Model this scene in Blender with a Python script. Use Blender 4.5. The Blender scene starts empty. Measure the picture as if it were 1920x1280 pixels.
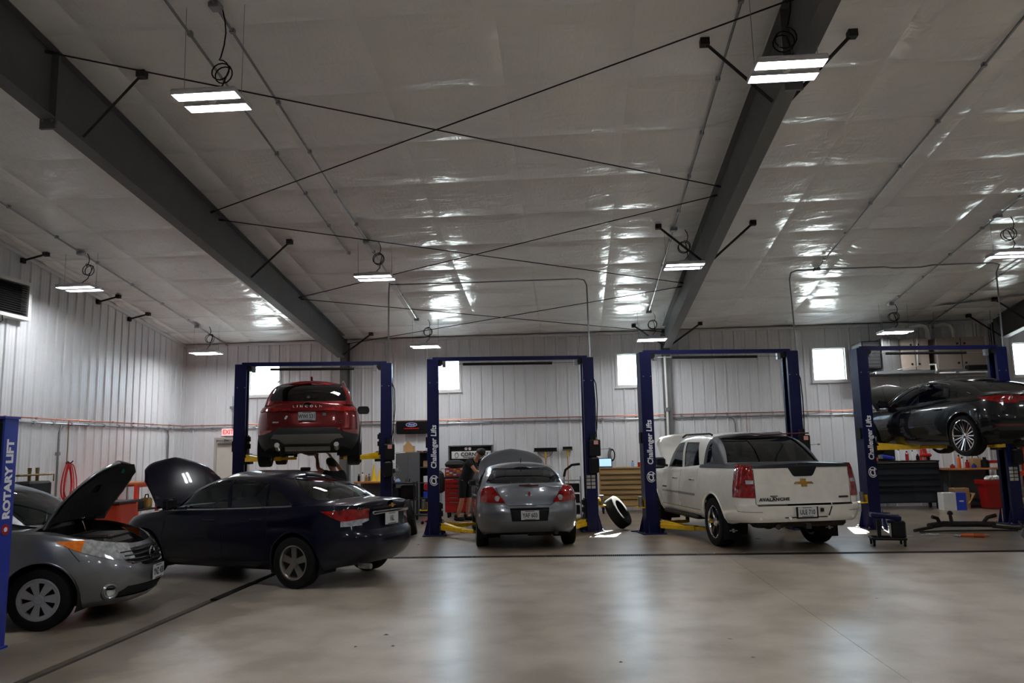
import bpy, bmesh, math, random
import numpy as np
from mathutils import Vector, Matrix
random.seed(11)
PI = math.pi
SC = bpy.context.scene
COL = SC.collection
# ------------------------------------------------------------------ camera, sky, sun, exposure
def make_camera(h=1.72, lens=1457/1920*36, pitch=7.806, yaw=4.098, roll=1.191):
    p, y, r = (math.radians(a) for a in (pitch, yaw, roll))
    fw = Vector((-math.sin(y)*math.cos(p), math.cos(y)*math.cos(p), math.sin(p)))
    rt0 = Vector((math.cos(y), math.sin(y), 0)); up0 = rt0.cross(fw)
    rt = rt0*math.cos(r) - up0*math.sin(r); up = up0*math.cos(r) + rt0*math.sin(r)
    cd = bpy.data.cameras.new('camera'); cd.sensor_width = 36; cd.lens = lens; cd.clip_start = .05; cd.clip_end = 500
    co = bpy.data.objects.new('camera', cd); COL.objects.link(co)
    co.matrix_world = Matrix(((rt.x, up.x, -fw.x, 0), (rt.y, up.y, -fw.y, 0), (rt.z, up.z, -fw.z, h), (0, 0, 0, 1)))
    SC.camera = co
make_camera()
W = bpy.data.worlds.new('sky'); SC.world = W; W.use_nodes = True
_bg = W.node_tree.nodes['Background']; _bg.inputs[0].default_value = (.64, .82, 1.0, 1); _bg.inputs[1].default_value = 17.0
SUN_DIR = Vector((-1.25, -5.65, -3.8)).normalized()
_sd = bpy.data.lights.new('sun', 'SUN'); _sd.energy = 60; _sd.angle = .009; _sd.color = (1, .95, .86)
_so = bpy.data.objects.new('sun', _sd); COL.objects.link(_so); _so.rotation_euler = SUN_DIR.to_track_quat('-Z', 'Y').to_euler(); _so.location = (12, 40, 30)
SC.view_settings.view_transform = 'Standard'; SC.view_settings.look = 'None'
SC.view_settings.exposure = 0.34; SC.view_settings.gamma = 1; SC.view_settings.use_curve_mapping = False
LAMP = 70.0          # emission of the LED strips
# ------------------------------------------------------------------ materials
def L(r, g, b):
    f = lambda c: (c/255/12.92 if c/255 <= .04045 else ((c/255+.055)/1.055)**2.4)
    return (f(r), f(g), f(b))
MATS = {}
def P(name, col=(.5, .5, .5), rough=.5, metal=0, coat=0, var=0, vs=4, bump=0, bs=60, emit=None, es=1, spec=.5, stretch=None):
    """procedural principled material: noise drives colour variation and bump"""
    if name in MATS: return MATS[name]
    m = bpy.data.materials.new(name); m.use_nodes = True; nt = m.node_tree; b = nt.nodes['Principled BSDF']
    b.inputs['Base Color'].default_value = (*col, 1); b.inputs['Roughness'].default_value = rough
    b.inputs['Metallic'].default_value = metal; b.inputs['Coat Weight'].default_value = coat; b.inputs['Coat Roughness'].default_value = .04
    b.inputs['Specular IOR Level'].default_value = spec
    if emit: b.inputs['Emission Color'].default_value = (*emit, 1); b.inputs['Emission Strength'].default_value = es
    tc = nt.nodes.new('ShaderNodeTexCoord'); src = tc.outputs['Object']
    if stretch:
        mp = nt.nodes.new('ShaderNodeMapping'); mp.inputs['Scale'].default_value = stretch; nt.links.new(src, mp.inputs[0]); src = mp.outputs[0]
    if var or not bump:
        n = nt.nodes.new('ShaderNodeTexNoise'); n.inputs['Scale'].default_value = vs; n.inputs['Detail'].default_value = 5; nt.links.new(src, n.inputs['Vector'])
        r = nt.nodes.new('ShaderNodeValToRGB'); r.color_ramp.elements[0].position = .3; r.color_ramp.elements[1].position = .7
        v = var or .03
        r.color_ramp.elements[0].color = (*[c*(1-v) for c in col], 1); r.color_ramp.elements[1].color = (*[min(1, c*(1+v)) for c in col], 1)
        nt.links.new(n.outputs[0], r.inputs[0]); nt.links.new(r.outputs[0], b.inputs['Base Color'])
    if bump:
        n2 = nt.nodes.new('ShaderNodeTexNoise'); n2.inputs['Scale'].default_value = bs; n2.inputs['Detail'].default_value = 4; nt.links.new(src, n2.inputs['Vector'])
        bp = nt.nodes.new('ShaderNodeBump'); bp.inputs['Strength'].default_value = bump; bp.inputs['Distance'].default_value = .02
        nt.links.new(n2.outputs[0], bp.inputs['Height']); nt.links.new(bp.outputs[0], b.inputs['Normal'])
    MATS[name] = m; return m
def GLASS(name, tint, refl=.06, rough=.02):
    """thin sheet glass: tinted see-through plus a mirror layer"""
    if name in MATS: return MATS[name]
    m = bpy.data.materials.new(name); m.use_nodes = True; nt = m.node_tree; nt.nodes.clear()
    o = nt.nodes.new('ShaderNodeOutputMaterial'); mx = nt.nodes.new('ShaderNodeMixShader')
    t = nt.nodes.new('ShaderNodeBsdfTransparent'); t.inputs[0].default_value = (*tint, 1)
    g = nt.nodes.new('ShaderNodeBsdfGlossy'); g.inputs['Roughness'].default_value = rough; g.inputs[0].default_value = (.9, .95, 1, 1)
    f = nt.nodes.new('ShaderNodeFresnel'); f.inputs[0].default_value = 1.5
    a = nt.nodes.new('ShaderNodeMath'); a.operation = 'MULTIPLY_ADD'; a.inputs[1].default_value = .9; a.inputs[2].default_value = max(0, refl-.04)
    nt.links.new(f.outputs[0], a.inputs[0]); nt.links.new(a.outputs[0], mx.inputs[0])
    nt.links.new(t.outputs[0], mx.inputs[1]); nt.links.new(g.outputs[0], mx.inputs[2]); nt.links.new(mx.outputs[0], o.inputs[0])
    MATS[name] = m; return m
M = {}
def defmats():
    M['white_steel'] = P('white_liner_steel', L(222, 223, 226), .33, var=.03, vs=1.5, bump=.05, bs=6)
    M['white'] = P('white_plastic', L(225, 225, 222), .45)
    M['grey_steel'] = P('grey_primer_steel', L(96, 96, 97), .55, var=.08, vs=3)
    M['dark_steel'] = P('dark_grey_steel', L(42, 42, 43), .6, var=.1, vs=6, spec=.3)
    M['galv'] = P('galvanised_conduit', L(150, 152, 155), .35, .85, var=.1, vs=20)
    M['copper'] = P('copper_pipe', L(176, 100, 72), .35, .8, var=.15, vs=8)
    M['navy'] = P('navy_lift_paint', L(14, 18, 62), .42, var=.1, vs=5, spec=.25)
    M['blue'] = P('royal_blue_paint', L(28, 48, 150), .35, coat=.3, var=.08, vs=5)
    M['yellow'] = P('yellow_lift_paint', L(226, 180, 22), .45, var=.14, vs=9)
    M['black'] = P('black_plastic', L(17, 17, 18), .5, var=.1, vs=9, spec=.25)
    M['rubber'] = P('black_rubber', L(22, 22, 22), .75, var=.15, vs=14, bump=.1, bs=90, spec=.2)
    M['hole'] = P('dark_cavity', L(9, 9, 10), .9)
    M['chrome'] = P('chrome', L(225, 226, 228), .08, 1, var=.02)
    M['alloy'] = P('silver_alloy', L(170, 166, 160), .3, .8, var=.06)
    M['hubcap'] = P('silver_hubcap', L(170, 171, 174), .38, .35, var=.04)
    M['steel'] = P('bare_steel', L(140, 138, 134), .4, .9, var=.15, vs=12)
    M['rust'] = P('oily_rusty_steel', L(48, 42, 38), .6, .4, var=.35, vs=18, bump=.2, bs=40)
    M['red'] = P('red_tool_paint', L(168, 24, 20), .35, coat=.2, var=.06)
    M['orange_red'] = P('orange_red_rack_paint', L(190, 56, 26), .45, var=.1)
    M['orange'] = P('orange_plastic', L(220, 96, 22), .45)
    M['tan'] = P('tan_chest_paint', L(176, 144, 92), .4, var=.04)
    M['slate'] = P('slate_chest_paint', L(38, 42, 50), .4, var=.06, spec=.3)
    M['cabinet'] = P('grey_locker_paint', L(88, 90, 92), .45, var=.05)
    M['wood'] = P('bench_wood', L(176, 116, 62), .5, var=.25, vs=5, stretch=(1, 12, 12))
    M['card'] = P('cardboard', L(176, 138, 92), .8, var=.08)
    M['paper'] = P('white_paper', L(228, 228, 224), .7)
    M['sky_blue'] = P('blue_box_print', L(36, 66, 190), .5)
    M['plate'] = P('licence_plate_white', L(200, 202, 204), .35, var=.04)
    M['plate_ink'] = P('licence_plate_ink', L(20, 22, 26), .5)
    M['decal'] = P('white_decal', L(232, 232, 236), .4)
    M['tail_red'] = P('tail_lamp_red', L(138, 8, 8), .12, coat=1, var=.6, vs=17)
    M['lamp_clear'] = P('lamp_clear_lens', L(190, 194, 198), .12, .5, coat=1, var=.35, vs=22)
    M['amber'] = P('amber_lens', L(232, 120, 20), .15, coat=1, var=.15, vs=30)
    M['gold'] = P('gold_emblem', L(196, 150, 58), .3, .6)
    M['seat'] = P('dark_seat_fabric', L(52, 50, 50), .8, var=.1, vs=30, bump=.2, bs=200)
    M['seat_grey'] = P('grey_seat_fabric', L(98, 92, 86), .8, var=.1, vs=30, bump=.2, bs=200)
    M['skin'] = P('skin', L(176, 122, 94), .55, var=.08, vs=12)
    M['shirt'] = P('black_cotton', L(20, 20, 22), .85, var=.1, vs=20, bump=.25, bs=60)
    M['hair'] = P('dark_hair', L(34, 26, 20), .7, var=.2, vs=60, bump=.4, bs=120)
    M['hose_red'] = P('red_rubber_hose', L(196, 40, 34), .5, var=.06)
    M['furnace'] = P('taupe_furnace_cabinet', L(132, 120, 110), .5, var=.04)
    M['duct'] = P('galvanised_duct', L(168, 168, 166), .28, .9, var=.1, vs=8)
    M['pvc'] = P('white_pvc', L(220, 220, 214), .4)
    M['glass'] = GLASS('clear_window_glass', (.93, .96, .96))
    M['cglass'] = GLASS('car_glass_light_tint', (.50, .56, .54), .09)
    M['dglass'] = GLASS('car_glass_dark_tint', (.05, .055, .06), .09)
    M['mglass'] = GLASS('car_glass_mid_tint', (.24, .27, .27), .09)
    M['led'] = P('led_strip', (1, 1, 1), .4, emit=(.955, .98, 1.0), es=LAMP)
    M['exit'] = P('exit_face', L(236, 214, 214), .5, emit=L(255, 210, 205), es=.35)
    M['exit_red'] = P('exit_letters', L(235, 60, 60), .5, emit=L(255, 60, 55), es=.6)
    M['screen'] = P('laptop_screen', (.2, .3, .5), .3, emit=L(150, 185, 240), es=1.2)
defmats()
# ------------------------------------------------------------------ mesh builder
def obj(name, me, mat=None, parent=None):
    o = bpy.data.objects.new(name, me); COL.objects.link(o)
    if mat is not None and not me.materials: me.materials.append(mat)
    if parent is not None: o.parent = parent
    return o
class MB:
    def __init__(s, T=None): s.v = []; s.f = []; s.T = T
    def add(s, vs, fs):
        o = len(s.v)
        for v in vs:
            v = Vector(v)
            s.v.append(tuple(s.T @ v) if s.T else tuple(v))
        s.f += [tuple(i+o for i in f) for f in fs]; return s
    def box(s, c, d, rz=0, bev=0, R=None):
        hx, hy, hz = d[0]/2, d[1]/2, d[2]/2; c = Vector(c)
        R = R or (Matrix.Rotation(rz, 3, 'Z') if rz else None)
        tr = lambda p: c + (R @ Vector(p) if R else Vector(p))
        if not bev:
            vs = [tr((x, y, z)) for z in (-hz, hz) for x, y in ((-hx, -hy), (hx, -hy), (hx, hy), (-hx, hy))]
            return s.add(vs, [(3, 2, 1, 0), (4, 5, 6, 7), (0, 1, 5, 4), (1, 2, 6, 5), (2, 3, 7, 6), (3, 0, 4, 7)])
        b = min(bev, hx*.98, hy*.98, hz*.98)
        def ring(i, z):
            x, y = hx-i, hy-i
            return [tr(p) for p in ((-x+b, -y, z), (x-b, -y, z), (x, -y+b, z), (x, y-b, z), (x-b, y, z), (-x+b, y, z), (-x, y-b, z), (-x, -y+b, z))]
        vs = ring(b*.7, -hz) + ring(0, -hz+b) + ring(0, hz-b) + ring(b*.7, hz)
        fs = [tuple(range(7, -1, -1)), tuple(range(24, 32))]
        for k in range(3):
            for i in range(8): fs.append((k*8+i, k*8+(i+1) % 8, k*8+8+(i+1) % 8, k*8+8+i))
        return s.add(vs, fs)
    def b2(s, x0, x1, y0, y1, z0, z1, bev=0): return s.box(((x0+x1)/2, (y0+y1)/2, (z0+z1)/2), (abs(x1-x0), abs(y1-y0), abs(z1-z0)), bev=bev)
    def cyl(s, a, b, r, r2=None, n=12, caps=True):
        a, b = Vector(a), Vector(b); d = (b-a).normalized(); r2 = r if r2 is None else r2
        t = Vector((0, 0, 1)) if abs(d.z) < .9 else Vector((1, 0, 0)); u = d.cross(t).normalized(); w = d.cross(u)
        vs = [a+(u*math.cos(k*2*PI/n)+w*math.sin(k*2*PI/n))*r for k in range(n)] + [b+(u*math.cos(k*2*PI/n)+w*math.sin(k*2*PI/n))*r2 for k in range(n)]
        fs = [(k, k+n, (k+1) % n+n, (k+1) % n) for k in range(n)]
        if caps: fs += [tuple(range(n)), tuple(range(2*n-1, n-1, -1))]
        return s.add(vs, fs)
    def tube(s, path, r, n=8, closed=False):
        pts = [Vector(p) for p in path]; m = len(pts); vs = []; u = None
        for i, p in enumerate(pts):
            a = pts[i-1] if (i or closed) else p; b = pts[(i+1) % m] if (i < m-1 or closed) else p
            d = (b-a).normalized()
            if u is None:
                t = Vector((0, 0, 1)) if abs(d.z) < .9 else Vector((1, 0, 0)); u = d.cross(t).normalized()
            else:
                u = (u-d*u.dot(d)).normalized()
            w = d.cross(u)
            vs += [p+(u*math.cos(k*2*PI/n)+w*math.sin(k*2*PI/n))*r for k in range(n)]
        fs = []
        for i in range(m if closed else m-1):
            j = (i+1) % m
            for k in range(n): fs.append((i*n+k, i*n+(k+1) % n, j*n+(k+1) % n, j*n+k))
        if not closed: fs += [tuple(range(n-1, -1, -1)), tuple(range((m-1)*n, m*n))]
        return s.add(vs, fs)
    def lathe(s, prof, o=(0, 0, 0), axis=(0, 0, 1), n=32, a0=0, a1=2*PI):
        o = Vector(o); d = Vector(axis).normalized(); t = Vector((0, 0, 1)) if abs(d.z) < .9 else Vector((1, 0, 0)); u = d.cross(t).normalized(); w = d.cross(u)
        full = abs(a1-a0-2*PI) < 1e-6; nn = n if full else n+1; vs = []; m = len(prof)
        for k in range(nn):
            a = a0+(a1-a0)*k/n
            for r, h in prof: vs.append(o+d*h+(u*math.cos(a)+w*math.sin(a))*r)
        fs = []
        for k in range(n):
            k2 = (k+1) % nn
            for j in range(m-1): fs.append((k*m+j, k2*m+j, k2*m+j+1, k*m+j+1))
        return s.add(vs, fs)
    def ext(s, poly, axis, a, b):
        """polygon extruded along an axis: x -> (y,z), y -> (x,z), z -> (x,y)"""
        mp = {'x': lambda p, h: (h, p[0], p[1]), 'y': lambda p, h: (p[0], h, p[1]), 'z': lambda p, h: (p[0], p[1], h)}[axis]; n = len(poly)
        return s.add([mp(p, a) for p in poly] + [mp(p, b) for p in poly], [tuple(range(n-1, -1, -1)), tuple(range(n, 2*n))] + [(i, (i+1) % n, n+(i+1) % n, n+i) for i in range(n)])
    def grid(s, rows, close=False):
        n = len(rows[0]); vs = [p for r in rows for p in r]; fs = []
        for i in range(len(rows)-1):
            for j in range(n if close else n-1): fs.append((i*n+j, i*n+(j+1) % n, (i+1)*n+(j+1) % n, (i+1)*n+j))
        return s.add(vs, fs)
    def mesh(s, name, smooth=30):
        me = bpy.data.meshes.new(name); me.from_pydata(s.v, [], s.f); me.update()
        bm = bmesh.new(); bm.from_mesh(me); bmesh.ops.recalc_face_normals(bm, faces=bm.faces); bm.to_mesh(me); bm.free()
        if smooth:
            me.polygons.foreach_set('use_smooth', [True]*len(me.polygons)); me.set_sharp_from_angle(angle=math.radians(smooth))
        return me
    def build(s, name, mat, parent=None, smooth=30): return obj(name, s.mesh(name, smooth), mat, parent)
def thing(name, label, cat, loc=(0, 0, 0), rz=0, group=None):
    o = bpy.data.objects.new(name, None); o.empty_display_size = .1; COL.objects.link(o); o.location = loc; o.rotation_euler = (0, 0, rz)
    o['label'] = label; o['category'] = cat
    if group: o['group'] = group
    return o
def tag(o, label, cat, group=None):
    o['label'] = label; o['category'] = cat
    if group: o['group'] = group
    return o
def struct(o, label=None):
    o['kind'] = 'structure'
    if label: o['label'] = label
    return o
def dup(root, loc, rz=None, label=None):
    def cp(o, par):
        c = o.copy(); COL.objects.link(c); c.parent = par
        for ch in list(o.children): cp(ch, c)
        return c
    r = cp(root, None); r.location = loc
    if rz is not None: r.rotation_euler = (0, 0, rz)
    if label: r['label'] = label
    return r
def text_mesh(body, size, ext=.002, bold=0, shear=0, sx=1, align='CENTER', space=1):
    c = bpy.data.curves.new('txt', 'FONT'); c.body = body; c.size = size; c.extrude = ext; c.offset = bold; c.shear = shear
    c.align_x = align; c.align_y = 'CENTER'; c.space_character = space; c.resolution_u = 3
    o = bpy.data.objects.new('txt', c); COL.objects.link(o); bpy.context.view_layer.update()
    me = bpy.data.meshes.new_from_object(o.evaluated_get(bpy.context.evaluated_depsgraph_get()))
    bpy.data.objects.remove(o); bpy.data.curves.remove(c)
    if sx != 1: me.transform(Matrix.Diagonal((sx, 1, 1, 1)))
    me.materials.clear(); return me
def text(name, body, size, mat, parent, loc, X, Y, **k):
    """lettering on a surface: X = reading direction, Y = up direction of the letters (parent space)"""
    me = text_mesh(body, size, **k); X = Vector(X).normalized(); Y = Vector(Y).normalized(); Z = X.cross(Y)
    me.transform(Matrix(((X.x, Y.x, Z.x, loc[0]), (X.y, Y.y, Z.y, loc[1]), (X.z, Y.z, Z.z, loc[2]), (0, 0, 0, 1))))
    me.name = name; return obj(name, me, mat, parent)
def arc(c, r, a0, a1, n, plane='xz'):
    out = []
    for k in range(n+1):
        a = a0+(a1-a0)*k/n; p, q = r*math.cos(a), r*math.sin(a)
        out.append({'xz': (c[0]+p, c[1], c[2]+q), 'xy': (c[0]+p, c[1]+q, c[2]), 'yz': (c[0], c[1]+p, c[2]+q)}[plane])
    return out
# ------------------------------------------------------------------ the building
XL, XR, YF, YB, EAVE, SL = -11.0, 16.2, -9.0, 21.5, 4.85, .1445
RIDGE = (YB+YF)/2
def zc(y): return EAVE+SL*((YB-y) if y >= RIDGE else (y-YF))
def concrete(name, tone):
    m = bpy.data.materials.new(name); m.use_nodes = True; nt = m.node_tree; b = nt.nodes['Principled BSDF']; lk = nt.links.new
    tc = nt.nodes.new('ShaderNodeTexCoord')
    def noise(scale, det=6, dist=0, st=None):
        n = nt.nodes.new('ShaderNodeTexNoise'); n.inputs['Scale'].default_value = scale; n.inputs['Detail'].default_value = det; n.inputs['Distortion'].default_value = dist
        if st:
            mp = nt.nodes.new('ShaderNodeMapping'); mp.inputs['Scale'].default_value = st; lk(tc.outputs['Object'], mp.inputs[0]); lk(mp.outputs[0], n.inputs['Vector'])
        else: lk(tc.outputs['Object'], n.inputs['Vector'])
        return n.outputs[0]
    def ramp(x, stops):
        r = nt.nodes.new('ShaderNodeValToRGB'); e = r.color_ramp.elements
        e[0].position, e[0].color = stops[0][0], (*stops[0][1], 1); e[1].position, e[1].color = stops[-1][0], (*stops[-1][1], 1)
        for p, c in stops[1:-1]: k = e.new(p); k.color = (*c, 1)
        lk(x, r.inputs[0]); return r.outputs[0]
    def mix(a, c, f, mode='MIX'):
        k = nt.nodes.new('ShaderNodeMix'); k.data_type = 'RGBA'; k.blend_type = mode; lk(f, k.inputs[0]); lk(a, k.inputs[6]); lk(c, k.inputs[7]); return k.outputs[2]
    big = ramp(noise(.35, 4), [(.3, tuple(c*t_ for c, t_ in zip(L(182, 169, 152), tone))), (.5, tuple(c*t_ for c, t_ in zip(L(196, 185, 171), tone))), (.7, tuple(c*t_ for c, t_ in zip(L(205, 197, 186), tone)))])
    half = nt.nodes.new('ShaderNodeValue'); half.outputs[0].default_value = .8
    col = mix(big, ramp(noise(1.4, 6), [(.36, (.66, .64, .61)), (.5, (.95, .94, .93)), (.64, (1.1, 1.1, 1.1))]), half.outputs[0], 'MULTIPLY')
    streak = ramp(noise(.5, 5, 0, (1, .25, 1)), [(.36, (.66, .64, .61)), (.6, (1, 1, 1))])
    col = mix(col, streak, half.outputs[0], 'MULTIPLY')
    # oily dirt tracked out along the gutter on the left
    sp = nt.nodes.new('ShaderNodeSeparateXYZ'); lk(tc.outputs['Object'], sp.inputs[0])
    d1 = nt.nodes.new('ShaderNodeMath'); d1.operation = 'ADD'; d1.inputs[1].default_value = 4.55; lk(sp.outputs[0], d1.inputs[0])
    d2 = nt.nodes.new('ShaderNodeMath'); d2.operation = 'ABSOLUTE'; lk(d1.outputs[0], d2.inputs[0])
    d3 = nt.nodes.new('ShaderNodeMath'); d3.operation = 'MULTIPLY_ADD'; d3.inputs[1].default_value = -1.5; lk(noise(1.7, 7), d3.inputs[0]); lk(d2.outputs[0], d3.inputs[2])
    col = mix(col, ramp(d3.outputs[0], [(0, (.42, .40, .37)), (.12, (.72, .70, .66)), (.45, (1, 1, 1))]), half.outputs[0], 'MULTIPLY')
    fine = ramp(noise(38, 4), [(.3, (.88,)*3), (.7, (1, 1, 1))]); one = nt.nodes.new('ShaderNodeValue'); one.outputs[0].default_value = .6
    col = mix(col, fine, one.outputs[0], 'MULTIPLY'); lk(col, b.inputs['Base Color'])
    rr = ramp(noise(.5, 2, 0), [(.25, (.27,)*3), (.75, (.38,)*3)]); lk(rr, b.inputs['Roughness'])
    bp = nt.nodes.new('ShaderNodeBump'); bp.inputs['Strength'].default_value = .12; bp.inputs['Distance'].default_value = .01; lk(noise(9, 6), bp.inputs['Height']); lk(bp.outputs[0], b.inputs['Normal'])
    b.inputs['Specular IOR Level'].default_value = .55
    return m
M['concrete'] = concrete('polished_concrete', (1, 1, 1)); M['bay_concrete'] = concrete('oil_and_shade_bay_concrete', (.56, .51, .45))  # bay tone: oily dirt plus the dimmer light there, painted into the colour
M['drain'] = P('drain_iron', L(46, 42, 38), .65, .5, var=.3, vs=15)
M['grime'] = P('oily_grime', L(40, 36, 32), .7, var=.3, vs=6)
floor = struct(MB().b2(XL-.1, XR+.1, YF-.1, YB+.1, -.2, -.05).build('floor', M['grime']))
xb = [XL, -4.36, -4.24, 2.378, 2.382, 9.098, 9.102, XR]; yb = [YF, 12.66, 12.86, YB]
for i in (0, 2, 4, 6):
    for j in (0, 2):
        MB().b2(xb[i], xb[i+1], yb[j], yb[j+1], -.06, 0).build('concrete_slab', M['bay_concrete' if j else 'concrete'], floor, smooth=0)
# outdoor ground beyond the walls
gm = P('pale_gravel', L(200, 196, 188), .9, var=.15, vs=.6)
g = struct(MB().b2(-70, 70, YB+.4, 120, -.3, -.1).build('ground', gm, smooth=0), 'pale gravel yard outside the back wall windows')
# trench drain across the bays: one grate section every 0.5 m
t = thing('trench_drain', 'slotted iron trench drain crossing the floor in front of the lifts', 'drain', (0, 12.76, 0))
MB().b2(-4.2, 11.2, -.1, .1, -.055, -.035).build('channel', M['hole'], t, smooth=0)
gr = MB().b2(0, .5, -.1, -.075, -.03, .002).b2(0, .5, .075, .1, -.03, .002)
for k in range(16): gr.b2(.006+k*.031, .022+k*.031, -.075, .075, -.025, .001)
gme = gr.mesh('drain_grate', 0)
for k in range(30):
    o = obj('drain_grate', gme, M['drain'], t); o.location = (-4.1+k*.502, 0, 0)
t = thing('floor_gutter', 'long narrow dark floor gutter running past the cars on the left', 'drain', (-4.3, 0, 0))
MB().b2(-.06, .06, -6, 12.6, -.055, -.03).build('channel', M['grime'], t, smooth=0)
for k, (a, b_) in enumerate(((9.35, 10.5), (3.4, 5.0))):
    MB().b2(-.058, .058, a, b_, -.02, .004).build('cover_plate', M['rubber'], t)
# ---- ribbed steel liner panels
RP = .3048
def ribprof(a, b):
    """(coordinate, proud) along a ribbed sheet between a and b"""
    k0 = math.floor(a/RP)-1; pts = []
    for k in range(k0, math.ceil(b/RP)+2):
        x = k*RP
        pts += [(x-.034, 0), (x-.016, .03), (x+.016, .03), (x+.034, 0), (x+.095, 0), (x+.102, .0035), (x+.116, .0035), (x+.123, 0), (x+.181, 0), (x+.188, .0035), (x+.202, .0035), (x+.209, 0)]
    def at(c):
        for (p, d), (q, e) in zip(pts, pts[1:]):
            if p <= c <= q: return d+(e-d)*(c-p)/(q-p) if q > p else d
        return 0
    return [(a, at(a))]+[p for p in pts if a < p[0] < b]+[(b, at(b))]
def ribsheet(a, b, z0, z1, fn):
    pr = ribprof(a, b); f = z1 if callable(z1) else (lambda c: z1)
    return MB().grid([[fn(c, d, z0) for c, d in pr], [fn(c, d, f(c)) for c, d in pr]])
WINS = [(-9.11, -8.14), (-3.93, -2.98), (1.30, 2.25), (6.57, 7.52), (11.77, 12.72)]; WZ = (3.31, 4.27)
DOOR = (-10.03, -9.02, 2.18)
bw = struct(MB().b2(XL-.3, WINS[0][0], YB+.06, YB+.2, -.1, EAVE+.16).build('wall_back', M['white_steel'], smooth=0))
def solid(a, b, z0, z1): MB().b2(a, b, YB+.06, YB+.2, z0, z1).build('wall_core', M['white_steel'], bw, smooth=0)
ends = [w[1] for w in WINS]; starts = [w[0] for w in WINS[1:]]+[XR+.3]
for e_, s_ in zip(ends, starts): solid(e_, s_, -.1, EAVE+.16)
for w in WINS: solid(w[0], w[1], -.1, WZ[0]); solid(w[0], w[1], WZ[1], EAVE+.16)
bfn = lambda c, d, z: (c, YB-d, z)
PW = RP*3; x = XL
edges = [XL]+[k*PW for k in range(math.ceil((XL+.05)/PW), math.floor((XR-.05)/PW)+1)]+[XR]
for a, b_ in zip(edges, edges[1:]):
    cuts = [(a, b_, 0, EAVE)]
    for (h0, h1, hz0, hz1) in [(w[0], w[1], *WZ) for w in WINS]+[(DOOR[0], DOOR[1], 0, DOOR[2])]:
        new = []
        for (p, q, z0, z1) in cuts:
            lo, hi = max(p, h0), min(q, h1)
            if hi-lo < .005 or hz1 <= z0 or hz0 >= z1: new.append((p, q, z0, z1)); continue
            if lo-p > .005: new.append((p, lo, z0, z1))
            if q-hi > .005: new.append((hi, q, z0, z1))
            if hz0 > z0: new.append((lo, hi, z0, hz0))
            if hz1 < z1: new.append((lo, hi, hz1, z1))
        cuts = new
    for (p, q, z0, z1) in cuts: ribsheet(p, q, z0, z1, bfn).build('liner_panel', M['white_steel'], bw, smooth=0)
lw = struct(MB().b2(XL-.2, XL-.06, YF-.1, YB+.2, -.1, EAVE).build('wall_left', M['white_steel'], smooth=0))
MB().ext([(YF-.1, EAVE-.05), (YB+.2, EAVE-.05), (YB+.2, EAVE+.15), (RIDGE, zc(RIDGE)+.16), (YF-.1, EAVE+.15)], 'x', XL-.2, XL-.06).build('gable', M['white_steel'], lw, smooth=0)
lfn = lambda c, d, z: (XL+d, c, z)
y = YB
while y > YF+.01:
    a = max(YF, y-PW); ribsheet(a, y, 0, zc, lfn).build('liner_panel', M['white_steel'], lw, smooth=0); y = a
rw = struct(MB().b2(XR+.06, XR+.2, YF-.1, YB+.2, -.1, EAVE).ext([(YF-.1, EAVE-.05), (YB+.2, EAVE-.05), (YB+.2, EAVE+.15), (RIDGE, zc(RIDGE)+.16), (YF-.1, EAVE+.15)], 'x', XR+.06, XR+.2).build('wall_right', M['white_steel'], smooth=0))
fw_ = struct(MB().b2(XL-.2, XR+.2, YF-.2, YF-.02, -.1, EAVE+.16).build('wall_front', M['white_steel'], smooth=0))
# ---- windows
for k, (a, b_) in enumerate(WINS):
    fr = MB(); z0, z1 = WZ
    for (p, q, r, s) in ((a, a+.05, z0, z1), (b_-.05, b_, z0, z1), (a+.05, b_-.05, z0, z0+.05), (a+.05, b_-.05, z1-.05, z1)): fr.b2(p, q, YB-.045, YB+.1, r, s)
    w = struct(fr.build('window_%d' % (k+1), M['white'], smooth=0), 'white framed window high in the back wall')
    MB().b2(a+.05, b_-.05, YB+.05, YB+.056, z0+.05, z1-.05).build('pane', M['glass'], w, smooth=0)
    sb = MB()
    for (p, q, r, s) in ((a+.05, a+.075, z0+.05, z1-.05), (b_-.075, b_-.05, z0+.05, z1-.05), (a+.075, b_-.075, z0+.05, z0+.075), (a+.075, b_-.075, z1-.075, z1-.05)): sb.b2(p, q, YB+.03, YB+.08, r, s)
    sb.build('sash', M['white'], w, smooth=0)
    MB().b2(a-.02, b_+.02, YB-.07, YB, z0-.03, z0).build('window_sill', M['white'], w, smooth=0)
# ---- door
d = MB()
for (p, q, z0, z1) in ((DOOR[0], DOOR[0]+.06, 0, DOOR[2]), (DOOR[1]-.06, DOOR[1], 0, DOOR[2]), (DOOR[0]+.06, DOOR[1]-.06, DOOR[2]-.06, DOOR[2])): d.b2(p, q, YB-.05, YB+.06, z0, z1)
dr = struct(d.build('door_1', P('door_frame_paint', L(178, 176, 166), .5), smooth=0), 'pale steel personnel door by the left corner')
MB().b2(DOOR[0]+.06, DOOR[1]-.06, YB+.0, YB+.05, .01, DOOR[2]-.06).build('leaf', P('door_leaf_paint', L(206, 204, 194), .5), dr)
MB().b2(DOOR[0]+.10, DOOR[0]+.52, YB-.07, YB-.002, DOOR[2]-.19, DOOR[2]-.11, bev=.01).tube([(DOOR[0]+.3, YB-.08, DOOR[2]-.1), (DOOR[0]+.5, YB-.2, DOOR[2]-.09), (DOOR[0]+.3, YB-.06, DOOR[2]-.05)], .012).build('door_closer', M['galv'], dr)
MB().b2(DOOR[0]+.12, DOOR[0]+.16, YB-.05, YB, .98, 1.12).cyl((DOOR[0]+.14, YB-.06, 1.05), (DOOR[0]+.26, YB-.06, 1.05), .012).build('door_handle', M['galv'], dr)
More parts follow.
